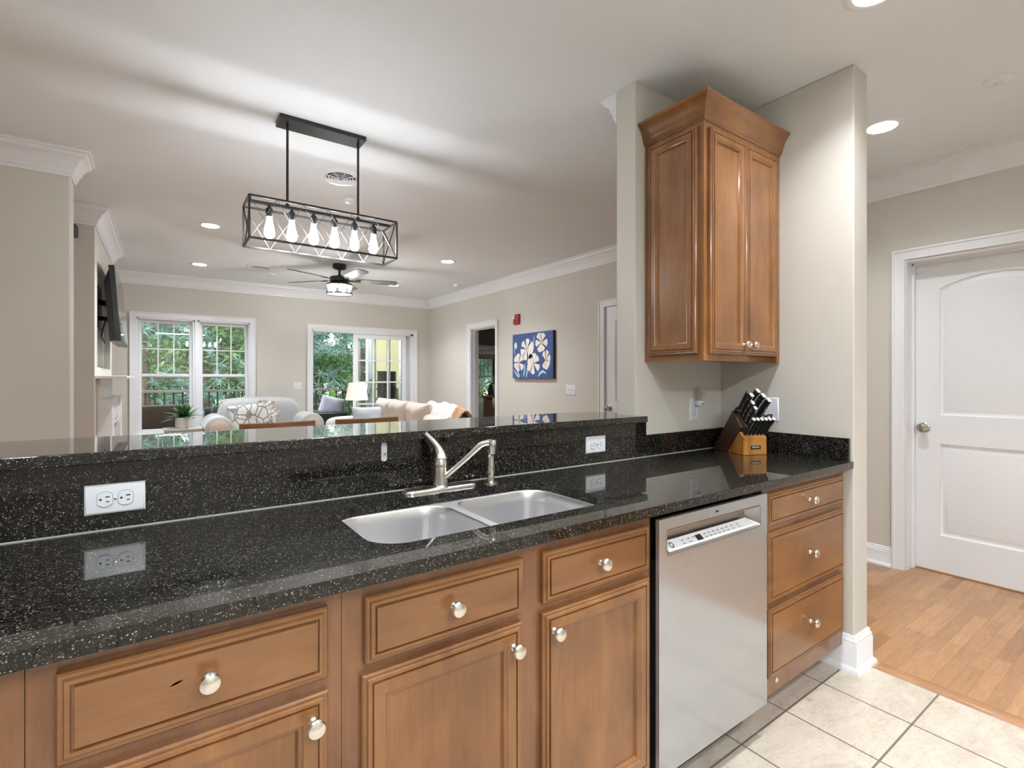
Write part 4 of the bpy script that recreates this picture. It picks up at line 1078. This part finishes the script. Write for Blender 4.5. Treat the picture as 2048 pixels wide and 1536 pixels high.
for pts, w in (([(642, 990), (660, 1015), (678, 1040), (690, 1056)], .012), ([(668, 985), (680, 1010), (690, 1035), (696, 1052)], .013), ([(742, 940), (740, 980), (735, 1010), (728, 1045)], .014),
               ([(768, 945), (762, 985), (757, 1020), (752, 1056)], .013), ([(848, 1046), (862, 1022), (885, 1008), (910, 1024)], .020), ([(648, 820), (652, 845), (658, 875)], .006), ([(818, 730), (814, 765), (808, 800)], .008)):
    stroke(mb, [uv(*q) for q in pts], w)
obj('painted_leaves', mb, LEAF, pt, smooth=False, fix=False)

# ------------------------------------------------------------------ living room furniture
def fabric(name, col, vary=.05, scale=60, bmp=.3):
    return simple(name, col, .9, spec=.2, sheen=.3, vary=vary, vscale=scale, bump=bmp, bscale=700)
GREYF = fabric('pale_grey_upholstery', (.42, .42, .415), .10, 90)
CREAMF = fabric('cream_upholstery', (.52, .455, .40))
BLUSHF = fabric('blush_beige_upholstery', (.50, .41, .355))
BLUEGREY = fabric('blue_grey_pillow', (.40, .43, .45))
LAV = fabric('lavender_pillow', (.45, .45, .55))
WHITEF = fabric('white_fabric', (.58, .565, .55))
CAMEL = fabric('camel_throw', (.42, .24, .12), .25, 25)
WICKER = simple('dark_wicker', (.018, .012, .009), .6, vary=.4, vscale=60)
TANC = fabric('brown_patio_cushion', (.045, .027, .016), .2, 12)
def ogee():
    m, nt, b = mat('ogee_pattern_fabric')
    v = coords(nt, (11, 1, 8.0))
    e = voro(nt, v, 1.0, 'Distance', 'DISTANCE_TO_EDGE')
    n = noise(nt, coords(nt, (40, 40, 40)), 1, 4)
    c = ramp(nt, e, [(.02, (.20, .21, .23)), (.06, (.20, .21, .23)), (.09, (.60, .57, .50)), (.17, (.60, .57, .50)), (.19, (.33, .33, .34)), (.21, (.56, .53, .44)), (.6, (.52, .47, .37))])
    c = mixc(nt, 1.0, c, ramp(nt, n, [(.3, (.85, .85, .85)), (.6, (1, 1, 1))]), 'MULTIPLY')
    nt.links.new(c, b.inputs['Base Color']); b.inputs['Roughness'].default_value = .9; return m
OGEE = ogee()
def pillow_mb(w, h, t, seed=0, n=14):
    """upright pillow in the xz plane, thickness along y, pinched corners"""
    rn = random.Random(seed); mb = MB(); vs_ = []; fs = []
    for side in (-1, 1):
        for i in range(n+1):
            for j in range(n+1):
                u, v = 2*i/n-1, 2*j/n-1
                inx = 1-.09*(1-v*v)*0+0; px = u*w/2*(1-.10*(1-abs(u))*0)*(1-.07*(1-v*v)*abs(u)); pz = v*h/2*(1-.07*(1-u*u)*abs(v))
                th = ((1-u**4)*(1-v**4))**.55*t/2
                th *= 1+.10*math.sin(u*5+seed)*math.cos(v*4+seed*2)
                vs_.append((px, side*th, pz))
    N = (n+1)**2
    for s in range(2):
        for i in range(n):
            for j in range(n):
                a = s*N+i*(n+1)+j; q = (a, a+1, a+n+2, a+n+1); fs.append(q if s else q[::-1])
    mb.add(vs_, fs); return mb
def pillow(name, label, cat, loc, rot, w, h, t, m, seed=1, group=None):
    o = obj(name, pillow_mb(w, h, t, seed), m, loc=loc, rot=rot, sub=1); tag(o, label, cat, group); return o
def soft_box(mb, x0, x1, y0, y1, z0, z1, e=.35, nu=28, nv=16):
    mb.blob(((x0+x1)/2, (y0+y1)/2, (z0+z1)/2), ((x1-x0)/2, (y1-y0)/2, (z1-z0)/2), nu, nv, e); return mb
# loveseat (faces -y)
lv = thing('loveseat', 'pale grey rolled arm loveseat in front of the far wall beside the window', 'sofa', (1.11, 7.42, 0))
obj('frame', MB().box(-.62, .62, -.34, .40, .08, .34), GREYF, lv, bevel=.02)
mb = soft_box(MB(), -.52, .52, .08, .42, .30, 1.00, .45); mb.tube([(-.46, .36, .93), (-.2, .37, .95), (.2, .37, .95), (.46, .36, .93)], [.06, .07, .07, .06], 14)
obj('backrest', mb, GREYF, lv)
for s in (-1, 1):
    mb = MB().lathe([(.001, -.42), (.10, -.42), (.148, -.40), (.155, -.36), (.155, .36), (.14, .40)], 28, (s*.545, 0, .655), 'y')
    mb.box(s*.545-.11, s*.545+.11, -.37, .38, .08, .66)
    a = obj('arm', mb, GREYF, lv)
    obj('arm_front', MB().lathe([(.001, -.4235), (.098, -.4235), (.104, -.420), (.104, -.4195)], 28, (s*.545, 0, .655), 'y'), fabric('arm_scroll_beige', (.55, .46, .38)), a)
    obj('seat_cushion', soft_box(MB(), min(0, s*.43), max(0, s*.43), -.38, .16, .32, .54), GREYF, lv)
for sx in (-1, 1):
    for sy in (-1, 1): obj('leg', MB().lathe([(.02, 0), (.028, .08)], 12, (sx*.56, sy*.30, 0)), BLACKP, lv)
pillow('throw_pillow', 'large beige pillow with grey ogee pattern on the loveseat', 'pillow', (.97, 7.20, .735), (R(-16), R(-6), R(4)), .60, .48, .18, OGEE, 2)
# sofa (faces -x), seen over the bar
sf = thing('sofa', 'long cream and blush sofa along the right side of the living room', 'sofa', (2.55, 6.05, 0))
obj('frame', MB().box(-.62, .48, -1.30, 1.30, .06, .33), CREAMF, sf, bevel=.02)
mb = soft_box(MB(), .16, .46, -1.12, 1.22, .28, .88, .35)
obj('backrest', mb, CREAMF, sf)
for s in (-1, 1):
    obj('arm', soft_box(MB(), -.66, .50, *sorted((s*1.10, s*1.34)), .10, .73 if s > 0 else .66, .3), WHITEF if s > 0 else CREAMF, sf)
for k, y in enumerate((-.72, .0, .72)):
    obj('seat_cushion', soft_box(MB(), -.62, .22, y-.36, y+.36, .32, .53, .3), CREAMF, sf)
for k, (y, z, m) in enumerate(((-.72, .60, CREAMF), (-.18, .73, BLUSHF), (.40, .74, BLUSHF), (.92, .75, CREAMF))):
    o = obj('back_cushion', pillow_mb(.66, .52, .26, k+3), m, sf, sub=1, loc=(.16, y, z), rot=(R(12), 0, R(-90)))
for sx in (-.55, .42):
    for y in (-1.2, 1.2): obj('leg', MB().lathe([(.02, 0), (.025, .07)], 12, (sx, y, 0)), BLACKP, sf)
pillow('throw_pillow', 'blue grey pillow standing at the far end of the sofa', 'pillow', (2.42, 6.96, .69), (R(-10), 0, R(-4)), .54, .40, .16, BLUEGREY, 7)
# throw over the near back of the sofa
mb = MB(); n1, n2 = 26, 14; vs_ = []
rn = random.Random(5)
for i in range(n1+1):
    for j in range(n2+1):
        y = -1.14+.98*i/n1; t = j/n2
        x = .02+.46*t; base_z = .955-1.3*abs(t-.52)**1.6
        z = base_z+.016*math.sin(i*1.3+j*.4)+.012*math.sin(i*.6+j*.9)-.10*max(0, (.30-i/n1))*2-(.03 if t < .1 else 0)
        vs_.append((x, y, z))
fs = [(i*(n2+1)+j, i*(n2+1)+j+1, (i+1)*(n2+1)+j+1, (i+1)*(n2+1)+j) for i in range(n1) for j in range(n2)]
mb.add(vs_, fs); mb.m = [1 if (k//n2) < 4 else 0 for k in range(len(fs))]
th = obj('throw_blanket', mb, [WHITEF, CAMEL], loc=(2.55, 6.05, 0), fix=False)
so = th.modifiers.new('thick', 'SOLIDIFY'); so.thickness = .018; so.offset = 1
tag(th, 'white throw with a camel brown end draped over the near end of the sofa', 'blanket')
# table lamp on an end table
et = thing('end_table', 'white end table under the lit lamp, between loveseat and sofa', 'table', (2.42, 7.63, 0))
obj('table_top', MB().box(-.24, .24, -.20, .20, .57, .60), WHITEF if False else TRIM, et, bevel=.004)
for sx in (-.20, .20):
    for sy in (-.16, .16): obj('leg', MB().box(sx-.018, sx+.018, sy-.018, sy+.018, 0, .57), TRIM, et)
tl = thing('table_lamp', 'lit cream drum shade lamp with a pale aqua glass base', 'lamp', (2.44, 7.62, .6005))
aqua = simple('aqua_glass', (.45, .66, .70), .08, coat=.5)
obj('lamp_base', MB().lathe([(.06, 0), (.062, .01), (.055, .02), (.055, .17), (.045, .195), (.022, .215), (.020, .25)], 28), aqua, tl)
obj('lamp_neck', MB().lathe([(.012, .25), (.010, .60), (.004, .61)], 12), NICKEL, tl)
sh = obj('lamp_shade', MB().lathe([(.168, .345), (.120, .612)], 40, cap=False), SHADE, tl)
obj('finial', MB().blob((0, 0, .628), (.012, .012, .016), 12, 8), TRIM, tl)
obj('bulb', MB().blob((0, 0, .47), (.028, .028, .04), 12, 8), emit('lamp_bulb_glow', (1, .85, .6), 25), tl)
# side table with the agave
st = thing('side_table', 'small beige side table with a shelf, holding the potted agave', 'table', (.205, 7.36, 0))
obj('table_top', MB().box(-.20, .20, -.15, .15, .648, .668), simple('pale_table_top', (.58, .60, .62), .2), st, bevel=.002)
obj('drawer_front', MB().box(-.19, .19, -.145, .14, .60, .648), wood('pale_oak', (.33, .26, .18), (.42, .34, .24), (.5, .42, .31), 'x', .5), st)
for sx in (-.18, .18):
    for sy in (-.13, .13): obj('leg', MB().box(sx-.015, sx+.015, sy-.015, sy+.015, 0, .60), BLACKP, st)
obj('shelf', MB().box(-.17, .17, -.12, .12, .30, .32), BLACKP, st)
pp = thing('potted_agave', 'green agave in a white pot on the side table by the window', 'plant', (.215, 7.34, .6685))
obj('pot', MB().lathe([(.082, 0), (.088, .01), (.090, .128), (.084, .130), (.080, .118), (.001, .116)], 32), simple('white_pot', (.72, .69, .66), .5), pp)
AG = simple('agave_leaf', (.035, .12, .035), .35, vary=.4, vscale=8)
mb = MB(); rn = random.Random(11)
for k in range(26):
    a = k*2.399; el = R(82-2.9*k); ln = .17+.08*min(1, k/12)
    Lf = []; P = Vector((0, 0, .12)); wmax = .026
    d = Vector((math.cos(a)*math.cos(el), math.sin(a)*math.cos(el), math.sin(el))); side = Vector((-math.sin(a), math.cos(a), 0))
    pts = []
    for q in range(8):
        t = q/7; w = wmax*math.sin(math.pi*(.18+.82*t))**.8 if t < 1 else 0
        c = P+d*ln*t+Vector((0, 0, -.035*t*t*(k/10))); nrm = side.cross(d).normalized()
        pts.append([tuple(c-side*w), tuple(c-nrm*w*.35), tuple(c+side*w), tuple(c+nrm*w*.1)])
    mb.loops(pts)
obj('leaves', mb, AG, pp)
# coffee table with orchid
ct = thing('coffee_table', 'low dark coffee table hidden behind the bar, under the white orchid', 'table', (1.0, 5.6, 0))
obj('table_top', MB().box(-.50, .50, -.30, .30, .40, .43), CHAIRWOOD, ct, bevel=.004)
for sx in (-.45, .45):
    for sy in (-.25, .25): obj('leg', MB().box(sx-.025, sx+.025, sy-.025, sy+.025, 0, .40), CHAIRWOOD, ct)
oc = thing('orchid', 'white orchid stems in a pot, in front of the patterned pillow', 'plant', (.90, 5.60, .4305))
obj('pot', MB().lathe([(.05, 0), (.06, .01), (.065, .11), (.058, .11), (.001, .10)], 24), simple('orchid_pot', (.6, .6, .6), .4), oc)
stem = [(0, 0, .10), (.01, 0, .25), (.02, 0, .42), (.0, 0, .54), (-.06, -.01, .605), (-.12, -.02, .61)]
GRN = simple('stem_green', (.10, .16, .06), .5)
obj('stem', MB().tube(stem, .004, 8).tube([(0, 0, .10), (-.04, 0, .28), (-.10, 0, .40), (-.14, 0, .44)], .003, 8), GRN, oc)
PETW = simple('orchid_petal', (.85, .82, .80), .6)
rn = random.Random(2)
for k, (x, z) in enumerate(((-.085, .60), (-.045, .595), (-.01, .565), (.02, .53), (.03, .49), (.055, .505))):
    mb = MB()
    for q in range(5):
        a = R(q*72+rn.random()*30); mb.add([(x, -.015, z), (x+.028*math.cos(a-.5), -.025, z+.028*math.sin(a-.5)), (x+.034*math.cos(a), -.022, z+.034*math.sin(a)), (x+.028*math.cos(a+.5), -.025, z+.028*math.sin(a+.5))], [(0, 1, 2, 3)])
    obj('blossom', mb, PETW, oc, fix=False, smooth=False)
mb = MB()
for k in range(6):
    a = R(k*60+20); d = Vector((math.cos(a), math.sin(a), 0)); s = Vector((-math.sin(a), math.cos(a), 0))
    mb.loops([[tuple(Vector((0, 0, .10))+d*.14*t+Vector((0, 0, .07*math.sin(t*2.6)))+s*w*e) + () for e in (-1, 1)]+[tuple(Vector((0, 0, .102))+d*.14*t+Vector((0, 0, .07*math.sin(t*2.6))))] for t, w in ((0, .008), (.3, .022), (.7, .024), (1, .002))])
obj('leaves', mb, GRN, oc)
# dining table and two chairs on its far side
dt = thing('dining_table', 'brown wooden dining table below the chandelier, hidden behind the bar', 'table', (.86, 2.78, 0))
obj('table_top', MB().box(-.75, .75, -.36, .36, .725, .755), CHAIRWOOD, dt, bevel=.005)
for sx in (-.68, .68):
    for sy in (-.30, .30): obj('leg', MB().box(sx-.035, sx+.035, sy-.035, sy+.035, 0, .725), CHAIRWOOD, dt)
def chair(loc, label):
    t = thing('dining_chair', label, 'chair', loc, group='dining chairs beyond the bar')
    mb = MB(); L = []
    for k in range(13):
        u = k/12*2-1; x = u*.213; y = .020*(1-u*u)+.0; z = .975+.008*(1-u*u)*0-.006*(1-abs(u)); L.append([(x, y-.011, z-.030), (x, y+.011, z-.030), (x, y+.012, z+.028), (x, y+.004, z+.034), (x, y-.008, z+.030)])
    obj('top_rail', mb.loops(L), CHAIRWOOD, t, bevel=0)
    for s in (-1, 1):
        obj('back_post', MB().bar((s*.195, .006, .965), (s*.19, -.03, .45), .032, .026).bar((s*.19, -.03, .45), (s*.20, .02, 0), .032, .03), CHAIRWOOD, t)
        obj('leg', MB().bar((s*.19, -.42, .44), (s*.19, -.42, 0), .034), CHAIRWOOD, t)
    for z in (.60, .72, .84): obj('slat', MB().box(-.18, .18, -.022+.05*(z-.6)/.3, -.008+.05*(z-.6)/.3, z-.02, z+.02), CHAIRWOOD, t)
    obj('seat', MB().box(-.215, .215, -.44, -.01, .44, .475), CHAIRWOOD, t, bevel=.01)
    obj('cushion', soft_box(MB(), -.20, .20, -.42, -.04, .470, .505, .3), GREYF, t)
    return t
c1 = chair((.582, 3.315, 0), 'wooden dining chair at left, only its curved top rail above the bar')
dup(c1, (1.136, 3.315, 0), 0, 'wooden dining chair at right, only its curved top rail above the bar')

# ------------------------------------------------------------------ bedroom beyond the doorway
BYF = 11.4
mb = MB(); BW = (6.86, 7.42, .55, 1.93)
wall_box(mb, 4.02, 9.6, BYF, BYF+.15, 0, CEIL, [BW], 'x')
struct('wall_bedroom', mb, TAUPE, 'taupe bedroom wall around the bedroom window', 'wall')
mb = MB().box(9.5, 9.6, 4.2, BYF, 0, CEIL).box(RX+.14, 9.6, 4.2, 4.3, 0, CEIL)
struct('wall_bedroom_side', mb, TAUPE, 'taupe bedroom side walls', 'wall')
struct('floor_bedroom', MB().box(RX+.2, 9.6, 10.3, BYF+.1, -.05, 0), simple('bedroom_carpet', (.12, .12, .13), .9, vary=.2, vscale=60), 'dark bedroom floor', 'floor')
struct('ceiling_bedroom_far', MB().box(RX+.14, 9.6, 10.3, BYF+.15, CEIL-.02, CEIL), CEILP, 'white far part of the bedroom ceiling', 'ceiling')
w = hood('window_2', (0, BYF, 0), 0, 'white bedroom window with a shade, seen through the doorway', 'window')
obj('casing', casing_mb(*BW, w=.10, bottom=True), TRIM, w)
obj('head_trim', MB().box(BW[0]-.14, BW[1]+.14, -.05, 0, 2.03, 2.17), TRIM, w, bevel=.004)
sash(w, BW[0], BW[1], 1.31, BW[3], .10, 4, 2, name='upper_sash', mw=.02)
sash(w, BW[0], BW[1], BW[2], 1.35, .07, 1, 1, name='lower_sash')
tag(obj('roman_shade', MB().box(BW[0]+.01, BW[1]-.01, .005, .03, 1.84, 1.93).box(BW[0]+.01, BW[1]-.01, .0, .035, 1.80, 1.86), fabric('shade_grey', (.36, .32, .29)), loc=(0, BYF, 0), bevel=.004), 'grey beige roman shade folded up in the bedroom window', 'window shade')
bd = thing('bed', 'bed with beige mattress and dark padded headboard in the bedroom', 'bed', (6.5, 9.3, 0))
obj('mattress', soft_box(MB(), -1.0, .9, -.9, .9, .35, .84, .25), fabric('bed_beige', (.42, .38, .33)), bd)
obj('bed_base', MB().box(-.98, .9, -.88, .88, .12, .36), simple('bed_skirt', (.10, .10, .12), .9), bd)
obj('headboard', soft_box(MB(), -.12, .95, .62, .86, .3, 1.20, .4), simple('dark_tufted_fabric', (.05, .038, .032), .7, vary=.5, vscale=14, bump=.5, bscale=30), bd)
obj('footpost', MB().box(-1.30, -1.16, -1.02, -.90, 0, .90).box(-1.33, -1.0, -1.04, -.88, .90, .935), BEDWOOD, bd, bevel=.003)
obj('footboard', MB().box(-1.16, -.98, -.98, -.92, .1, .70), BEDWOOD, bd)
pillow('bed_pillow', 'white patterned pillow leaning on the bed', 'pillow', (6.42, 9.55, 1.0), (R(-20), 0, 0), .50, .34, .16, WHITEF, 9)

# ------------------------------------------------------------------ deck, railing and patio
DECKM = wood('grey_deck_boards', (.12, .11, .10), (.19, .175, .16), (.26, .24, .22), 'x', .7, 1, 0)
struct('floor_deck', MB().box(-5, 4.0, FY+.16, 11.6, -.16, -.03), DECKM, 'weathered grey balcony floor outside the windows', 'floor')
DARKRAIL = simple('dark_baluster', (.05, .045, .045), .45)
RAILM = wood('weathered_rail', (.20, .17, .14), (.28, .24, .20), (.36, .32, .27), 'x', .6, 1, 0)
rl_ = thing('deck_railing', 'balcony railing with brown top rail and dark balusters', 'railing', (0, 9.85, -.03))
obj('top_rail', MB().box(-5, 3.98, -.05, .05, 1.075, 1.115), RAILM, rl_, bevel=.004)
obj('bottom_rail', MB().box(-5, 3.98, -.02, .02, .08, .12), DARKRAIL, rl_)
bal0 = None
for k in range(58):
    x = -3.2+.124*k
    if bal0 is None: bal0 = obj('baluster', MB().box(-.012, .012, -.012, .012, .12, 1.075), DARKRAIL, rl_, loc=(x, 0, 0), smooth=False)
    else:
        b2 = bal0.copy(); COL.objects.link(b2); b2.parent = rl_; b2.location = (x, 0, 0)
for x in (-2.9, 3.93): obj('post', MB().box(x-.05, x+.05, -.05, .05, 0, 1.075), RAILM, rl_)
# neighbouring wing with yellow siding
def siding():
    m, nt, b = mat('yellow_lap_siding')
    tc = nt.nodes.new('ShaderNodeTexCoord'); sx = nt.nodes.new('ShaderNodeSeparateXYZ'); nt.links.new(tc.outputs['Object'], sx.inputs[0])
    mm = nt.nodes.new('ShaderNodeMath'); mm.operation = 'FRACT'; dv = nt.nodes.new('ShaderNodeMath'); dv.operation = 'DIVIDE'; dv.inputs[1].default_value = .11
    nt.links.new(sx.outputs[2], dv.inputs[0]); nt.links.new(dv.outputs[0], mm.inputs[0])
    b.inputs['Base Color'].default_value = (.62, .52, .30, 1); b.inputs['Roughness'].default_value = .7
    bump(nt, b, mm.outputs[0], .8, .01); return m
mb = MB(); wall_box(mb, 3.99, 4.02, FY+.16, BYF+.15, -.1, 3.2, [(8.75, 9.6, .75, 2.05)], 'y')
struct('wall_wing_outside', mb, siding(), 'yellow lap siding of the wing beside the balcony', 'wall')
w = hood('window_3', (3.99, 0, 0), RZ, 'white trimmed window in the yellow siding beside the balcony', 'window')
obj('casing', casing_mb(-9.6, -8.75, .75, 2.05, w=.09, bottom=True), TRIM, w)
sash(w, -9.6, -8.75, .75, 2.05, .012, 2, 2, name='sash')
ds = tag(obj('downspout', MB().box(3.93, 3.985, 11.30, 11.38, -.1, 3.2).box(3.915, 3.99, 11.38, 11.50, -.1, 3.2), simple('downspout_blue_white', (.62, .70, .82), .4)), 'pale blue white downspout at the corner of the yellow siding', 'downspout')
tag(obj('balcony_post', MB().box(3.32, 3.44, 9.70, 9.82, -.03, 3.0), TRIM, bevel=.004), 'white square balcony post outside the sliding door', 'post')
# patio seating
def patio_chair(name, label, x, y, wd, m, seatm, rz=0, back=.85, cat='patio chair'):
    t = thing(name, label, cat, (x, y, -.03), rz)
    obj('seat_base', MB().box(-wd/2, wd/2, -.34, .34, .05, .36), m, t, bevel=.02)
    obj('backrest', MB().box(-wd/2, wd/2, .26, .36, .36, back), m, t, bevel=.03)
    for s in (-1, 1): obj('arm', MB().box(s*wd/2-(.08 if s > 0 else 0), s*wd/2+(0 if s > 0 else .08), -.34, .30, .36, .62 if back > .8 else .66), m, t, bevel=.02)
    obj('seat_cushion', soft_box(MB(), -wd/2+.08, wd/2-.08, -.33, .26, .35, .50, .3), seatm, t)
    obj('back_cushion', soft_box(MB(), -wd/2+.08, wd/2-.08, .10, .27, .45, back+.03, .3), seatm, t)
    return t
patio_chair('patio_loveseat', 'dark wicker patio seat with brown cushions behind the left window', .02, 9.05, .86, WICKER, TANC, back=.87)
patio_chair('patio_chair', 'dark patio chair outside the right half of the double window', .86, 9.1, .62, BLACKP, simple('dark_grey_cushion', (.06, .055, .055), .9), back=.84)
patio_chair('patio_chair', 'black patio chair with a lavender pillow outside the sliding door', 2.27, 8.95, .66, BLACKP, BLACKP, math.pi, back=.74)
pillow('patio_pillow', 'lavender pillow on the black patio chair outside the sliding door', 'pillow', (2.36, 8.75, .80), (R(8), R(14), R(6)), .42, .36, .17, LAV, 4)
# patio plants
def leafy_plant(name, label, loc, pot_r, pot_h, n, ln, w, m, potm, up=.8, seed=1, cat='plant'):
    t = thing(name, label, cat, loc)
    obj('pot', MB().lathe([(pot_r*.8, 0), (pot_r, pot_h), (pot_r*.9, pot_h), (.001, pot_h-.02)], 20), potm, t)
    rn = random.Random(seed); mb = MB()
    for k in range(n):
        a = rn.random()*6.28; el = R(rn.uniform(25, 88)); L_ = ln*rn.uniform(.6, 1.0)
        d = Vector((math.cos(a)*math.cos(el), math.sin(a)*math.cos(el), math.sin(el))); s = Vector((-math.sin(a), math.cos(a), 0))
        b0 = Vector((0, 0, pot_h)); c = b0+d*L_
        mb.tube([tuple(b0), tuple(b0+d*L_*.5+Vector((0, 0, .05))), tuple(c)], .004, 5)
        u = (d+Vector((0, 0, -.6))).normalized()
        mb.add([tuple(c), tuple(c+u*w*1.0+s*w*.6), tuple(c+u*w*2.2), tuple(c+u*w*1.0-s*w*.6)], [(0, 1, 2, 3)])
    obj('foliage', mb, m, t, fix=False, smooth=False); return t
DKG = simple('dark_leaf', (.03, .085, .03), .4, vary=.3, vscale=4); BRG = simple('bright_leaf', (.16, .36, .05), .45, vary=.3, vscale=5)
leafy_plant('patio_plant', 'tall dark leaved plant outside the gridded sliding panel', (3.02, 9.15, -.03), .15, .32, 44, 1.0, .10, DKG, WICKER, seed=3)
leafy_plant('patio_plant', 'bright green bushy plant on the balcony behind the loveseat', (1.45, 9.40, -.03), .15, .60, 50, .42, .05, BRG, WHITEF, seed=8)
leafy_plant('patio_plant', 'bright broad leaved plant whose leaf shows left of the lamp', (2.62, 9.55, -.03), .12, .30, 16, .72, .08, BRG, WICKER, seed=5)
tag(obj('wicker_screen', MB().box(-.30, .30, -.02, .02, 0, 1.45), WICKER, loc=(3.62, 9.45, -.03), rot=(0, 0, R(35)), bevel=.01), 'dark wicker screen on the balcony outside the sliding door', 'screen')

# ------------------------------------------------------------------ woodland outside
GROUND = simple('woodland_ground', (.10, .13, .05), .95, vary=.5, vscale=.8)
struct('ground', MB().box(-30, 40, 11.7, 60, -3.2, -3.0), GROUND, 'green and brown woodland floor below the balcony', 'ground')
BARK = simple('pine_bark', (.14, .10, .075), .9, vary=.35, vscale=6, bump=.6, bscale=14)
def leafmat(name, a, b_, c):
    m, nt, b = mat(name)
    g = nt.nodes.new('ShaderNodeNewGeometry')
    col = ramp(nt, g.outputs['Random Per Island'], [(0, a), (.5, b_), (1, c)])
    nt.links.new(col, b.inputs['Base Color']); b.inputs['Roughness'].default_value = .6
    tr = nt.nodes.new('ShaderNodeBsdfTranslucent'); nt.links.new(col, tr.inputs[0])
    mx = nt.nodes.new('ShaderNodeMixShader'); mx.inputs[0].default_value = .4
    nt.links.new(b.outputs[0], mx.inputs[1]); nt.links.new(tr.outputs[0], mx.inputs[2])
    nt.links.new(mx.outputs[0], nt.nodes['Material Output'].inputs[0]); return m
PINE = leafmat('blue_green_needles', (.10, .19, .15), (.22, .37, .31), (.48, .62, .54))
LEAFY = leafmat('green_leaves', (.07, .14, .04), (.15, .27, .09), (.32, .44, .19))
def tree(kind, seed):
    rn = random.Random(seed)
    t = thing('pine_tree' if kind == 'pine' else 'leafy_tree', 'x', 'tree', (0, 0, -3.0))
    H = 13; lean = rn.uniform(-.4, .4)
    mb = MB().tube([(0, 0, 0), (lean*.3, 0, 4), (lean*.8, .1, 8), (lean, .2, H)], [.20, .16, .12, .04], 12)
    brs = []
    for k in range(44):
        z = rn.uniform(1.2, 8.5); a = rn.random()*6.28; l = rn.uniform(1.0, 2.3)*(1-.03*z)
        p0 = Vector((lean*z/H, 0, z)); p1 = p0+Vector((math.cos(a)*l, math.sin(a)*l, rn.uniform(-.5, .6)))
        mb.tube([tuple(p0), tuple((p0+p1)/2+Vector((0, 0, .1))), tuple(p1)], [.03, .02, .006], 5); brs.append((p0, p1))
    obj('trunk', mb, BARK, t)
    mb = MB(); vs_ = []; fs = []
    for p0, p1 in brs:
        for q in range(9):
            c = p0.lerp(p1, .35+.7*rn.random())+Vector((rn.gauss(0, .22), rn.gauss(0, .22), rn.gauss(0, .18)))
            if kind == 'pine':
                for s in range(34):        # a tuft of long needles
                    d = Vector((rn.gauss(0, 1), rn.gauss(0, 1), rn.gauss(.1, .8))).normalized()
                    s_ = d.cross(Vector((rn.gauss(0, 1), rn.gauss(0, 1), rn.gauss(0, 1)))).normalized()*.013; L_ = rn.uniform(.16, .32)
                    o = len(vs_); vs_ += [tuple(c-s_), tuple(c+s_), tuple(c+d*L_)]; fs.append((o, o+1, o+2))
            else:
                for s in range(24):
                    cc = c+Vector((rn.gauss(0, .2), rn.gauss(0, .2), rn.gauss(0, .15)))
                    d = Vector((rn.gauss(0, 1), rn.gauss(0, 1), rn.gauss(0, .7))).normalized()*.07
                    s_ = d.cross(Vector((rn.gauss(0, 1), rn.gauss(0, 1), rn.gauss(0, 1)))).normalized()*.04
                    o = len(vs_); vs_ += [tuple(cc-d), tuple(cc+s_), tuple(cc+d), tuple(cc-s_)]; fs.append((o, o+1, o+2, o+3))
    mb.add([], []); mb.v = vs_; mb.f = fs; mb.m = [0]*len(fs)
    obj('foliage', mb, PINE if kind == 'pine' else LEAFY, t, fix=False, smooth=False)
    return t
rt = random.Random(21)
protoP, protoP2, protoL, protoL2 = tree('pine', 1), tree('pine', 4), tree('leafy', 2), tree('leafy', 9)
spots = []
for row, (Y, x0, x1, n) in enumerate(((14.5, -3.0, 10.5, 8), (18.5, -4, 14, 10), (23.5, -5, 19, 12), (30, -6, 24, 13))):
    for k in range(n):
        spots.append((x0+(x1-x0)*(k+.5)/n+rt.uniform(-.5, .5), Y+rt.uniform(-1.2, 1.2), row))
used = set()
protos = [protoP, protoL, protoP2, protoL2]
rowname = ['just beyond the balcony railing', 'in the second row of the woodland', 'in the third row of the woodland', 'at the far back of the woodland']
tint = ['blue green pine', 'bright green leafy tree', 'blue green pine with a leaning trunk', 'broad leafy tree']
for i, (x, y, row) in enumerate(spots):
    k = (i*5+row) % 4 if row else (0, 2, 1, 0, 2, 3, 0, 1)[i % 8]
    p = protos[k]
    lb = '%s %s' % (tint[k], rowname[row])
    gp = lb+' group'
    if k not in used:
        used.add(k); p.location = (x, y, -3.0); p.rotation_euler = (0, 0, rt.random()*6.28); p['label'] = lb; p['group'] = gp
    else:
        dup(p, (x, y, -3.0), rt.random()*6.28, lb, gp)
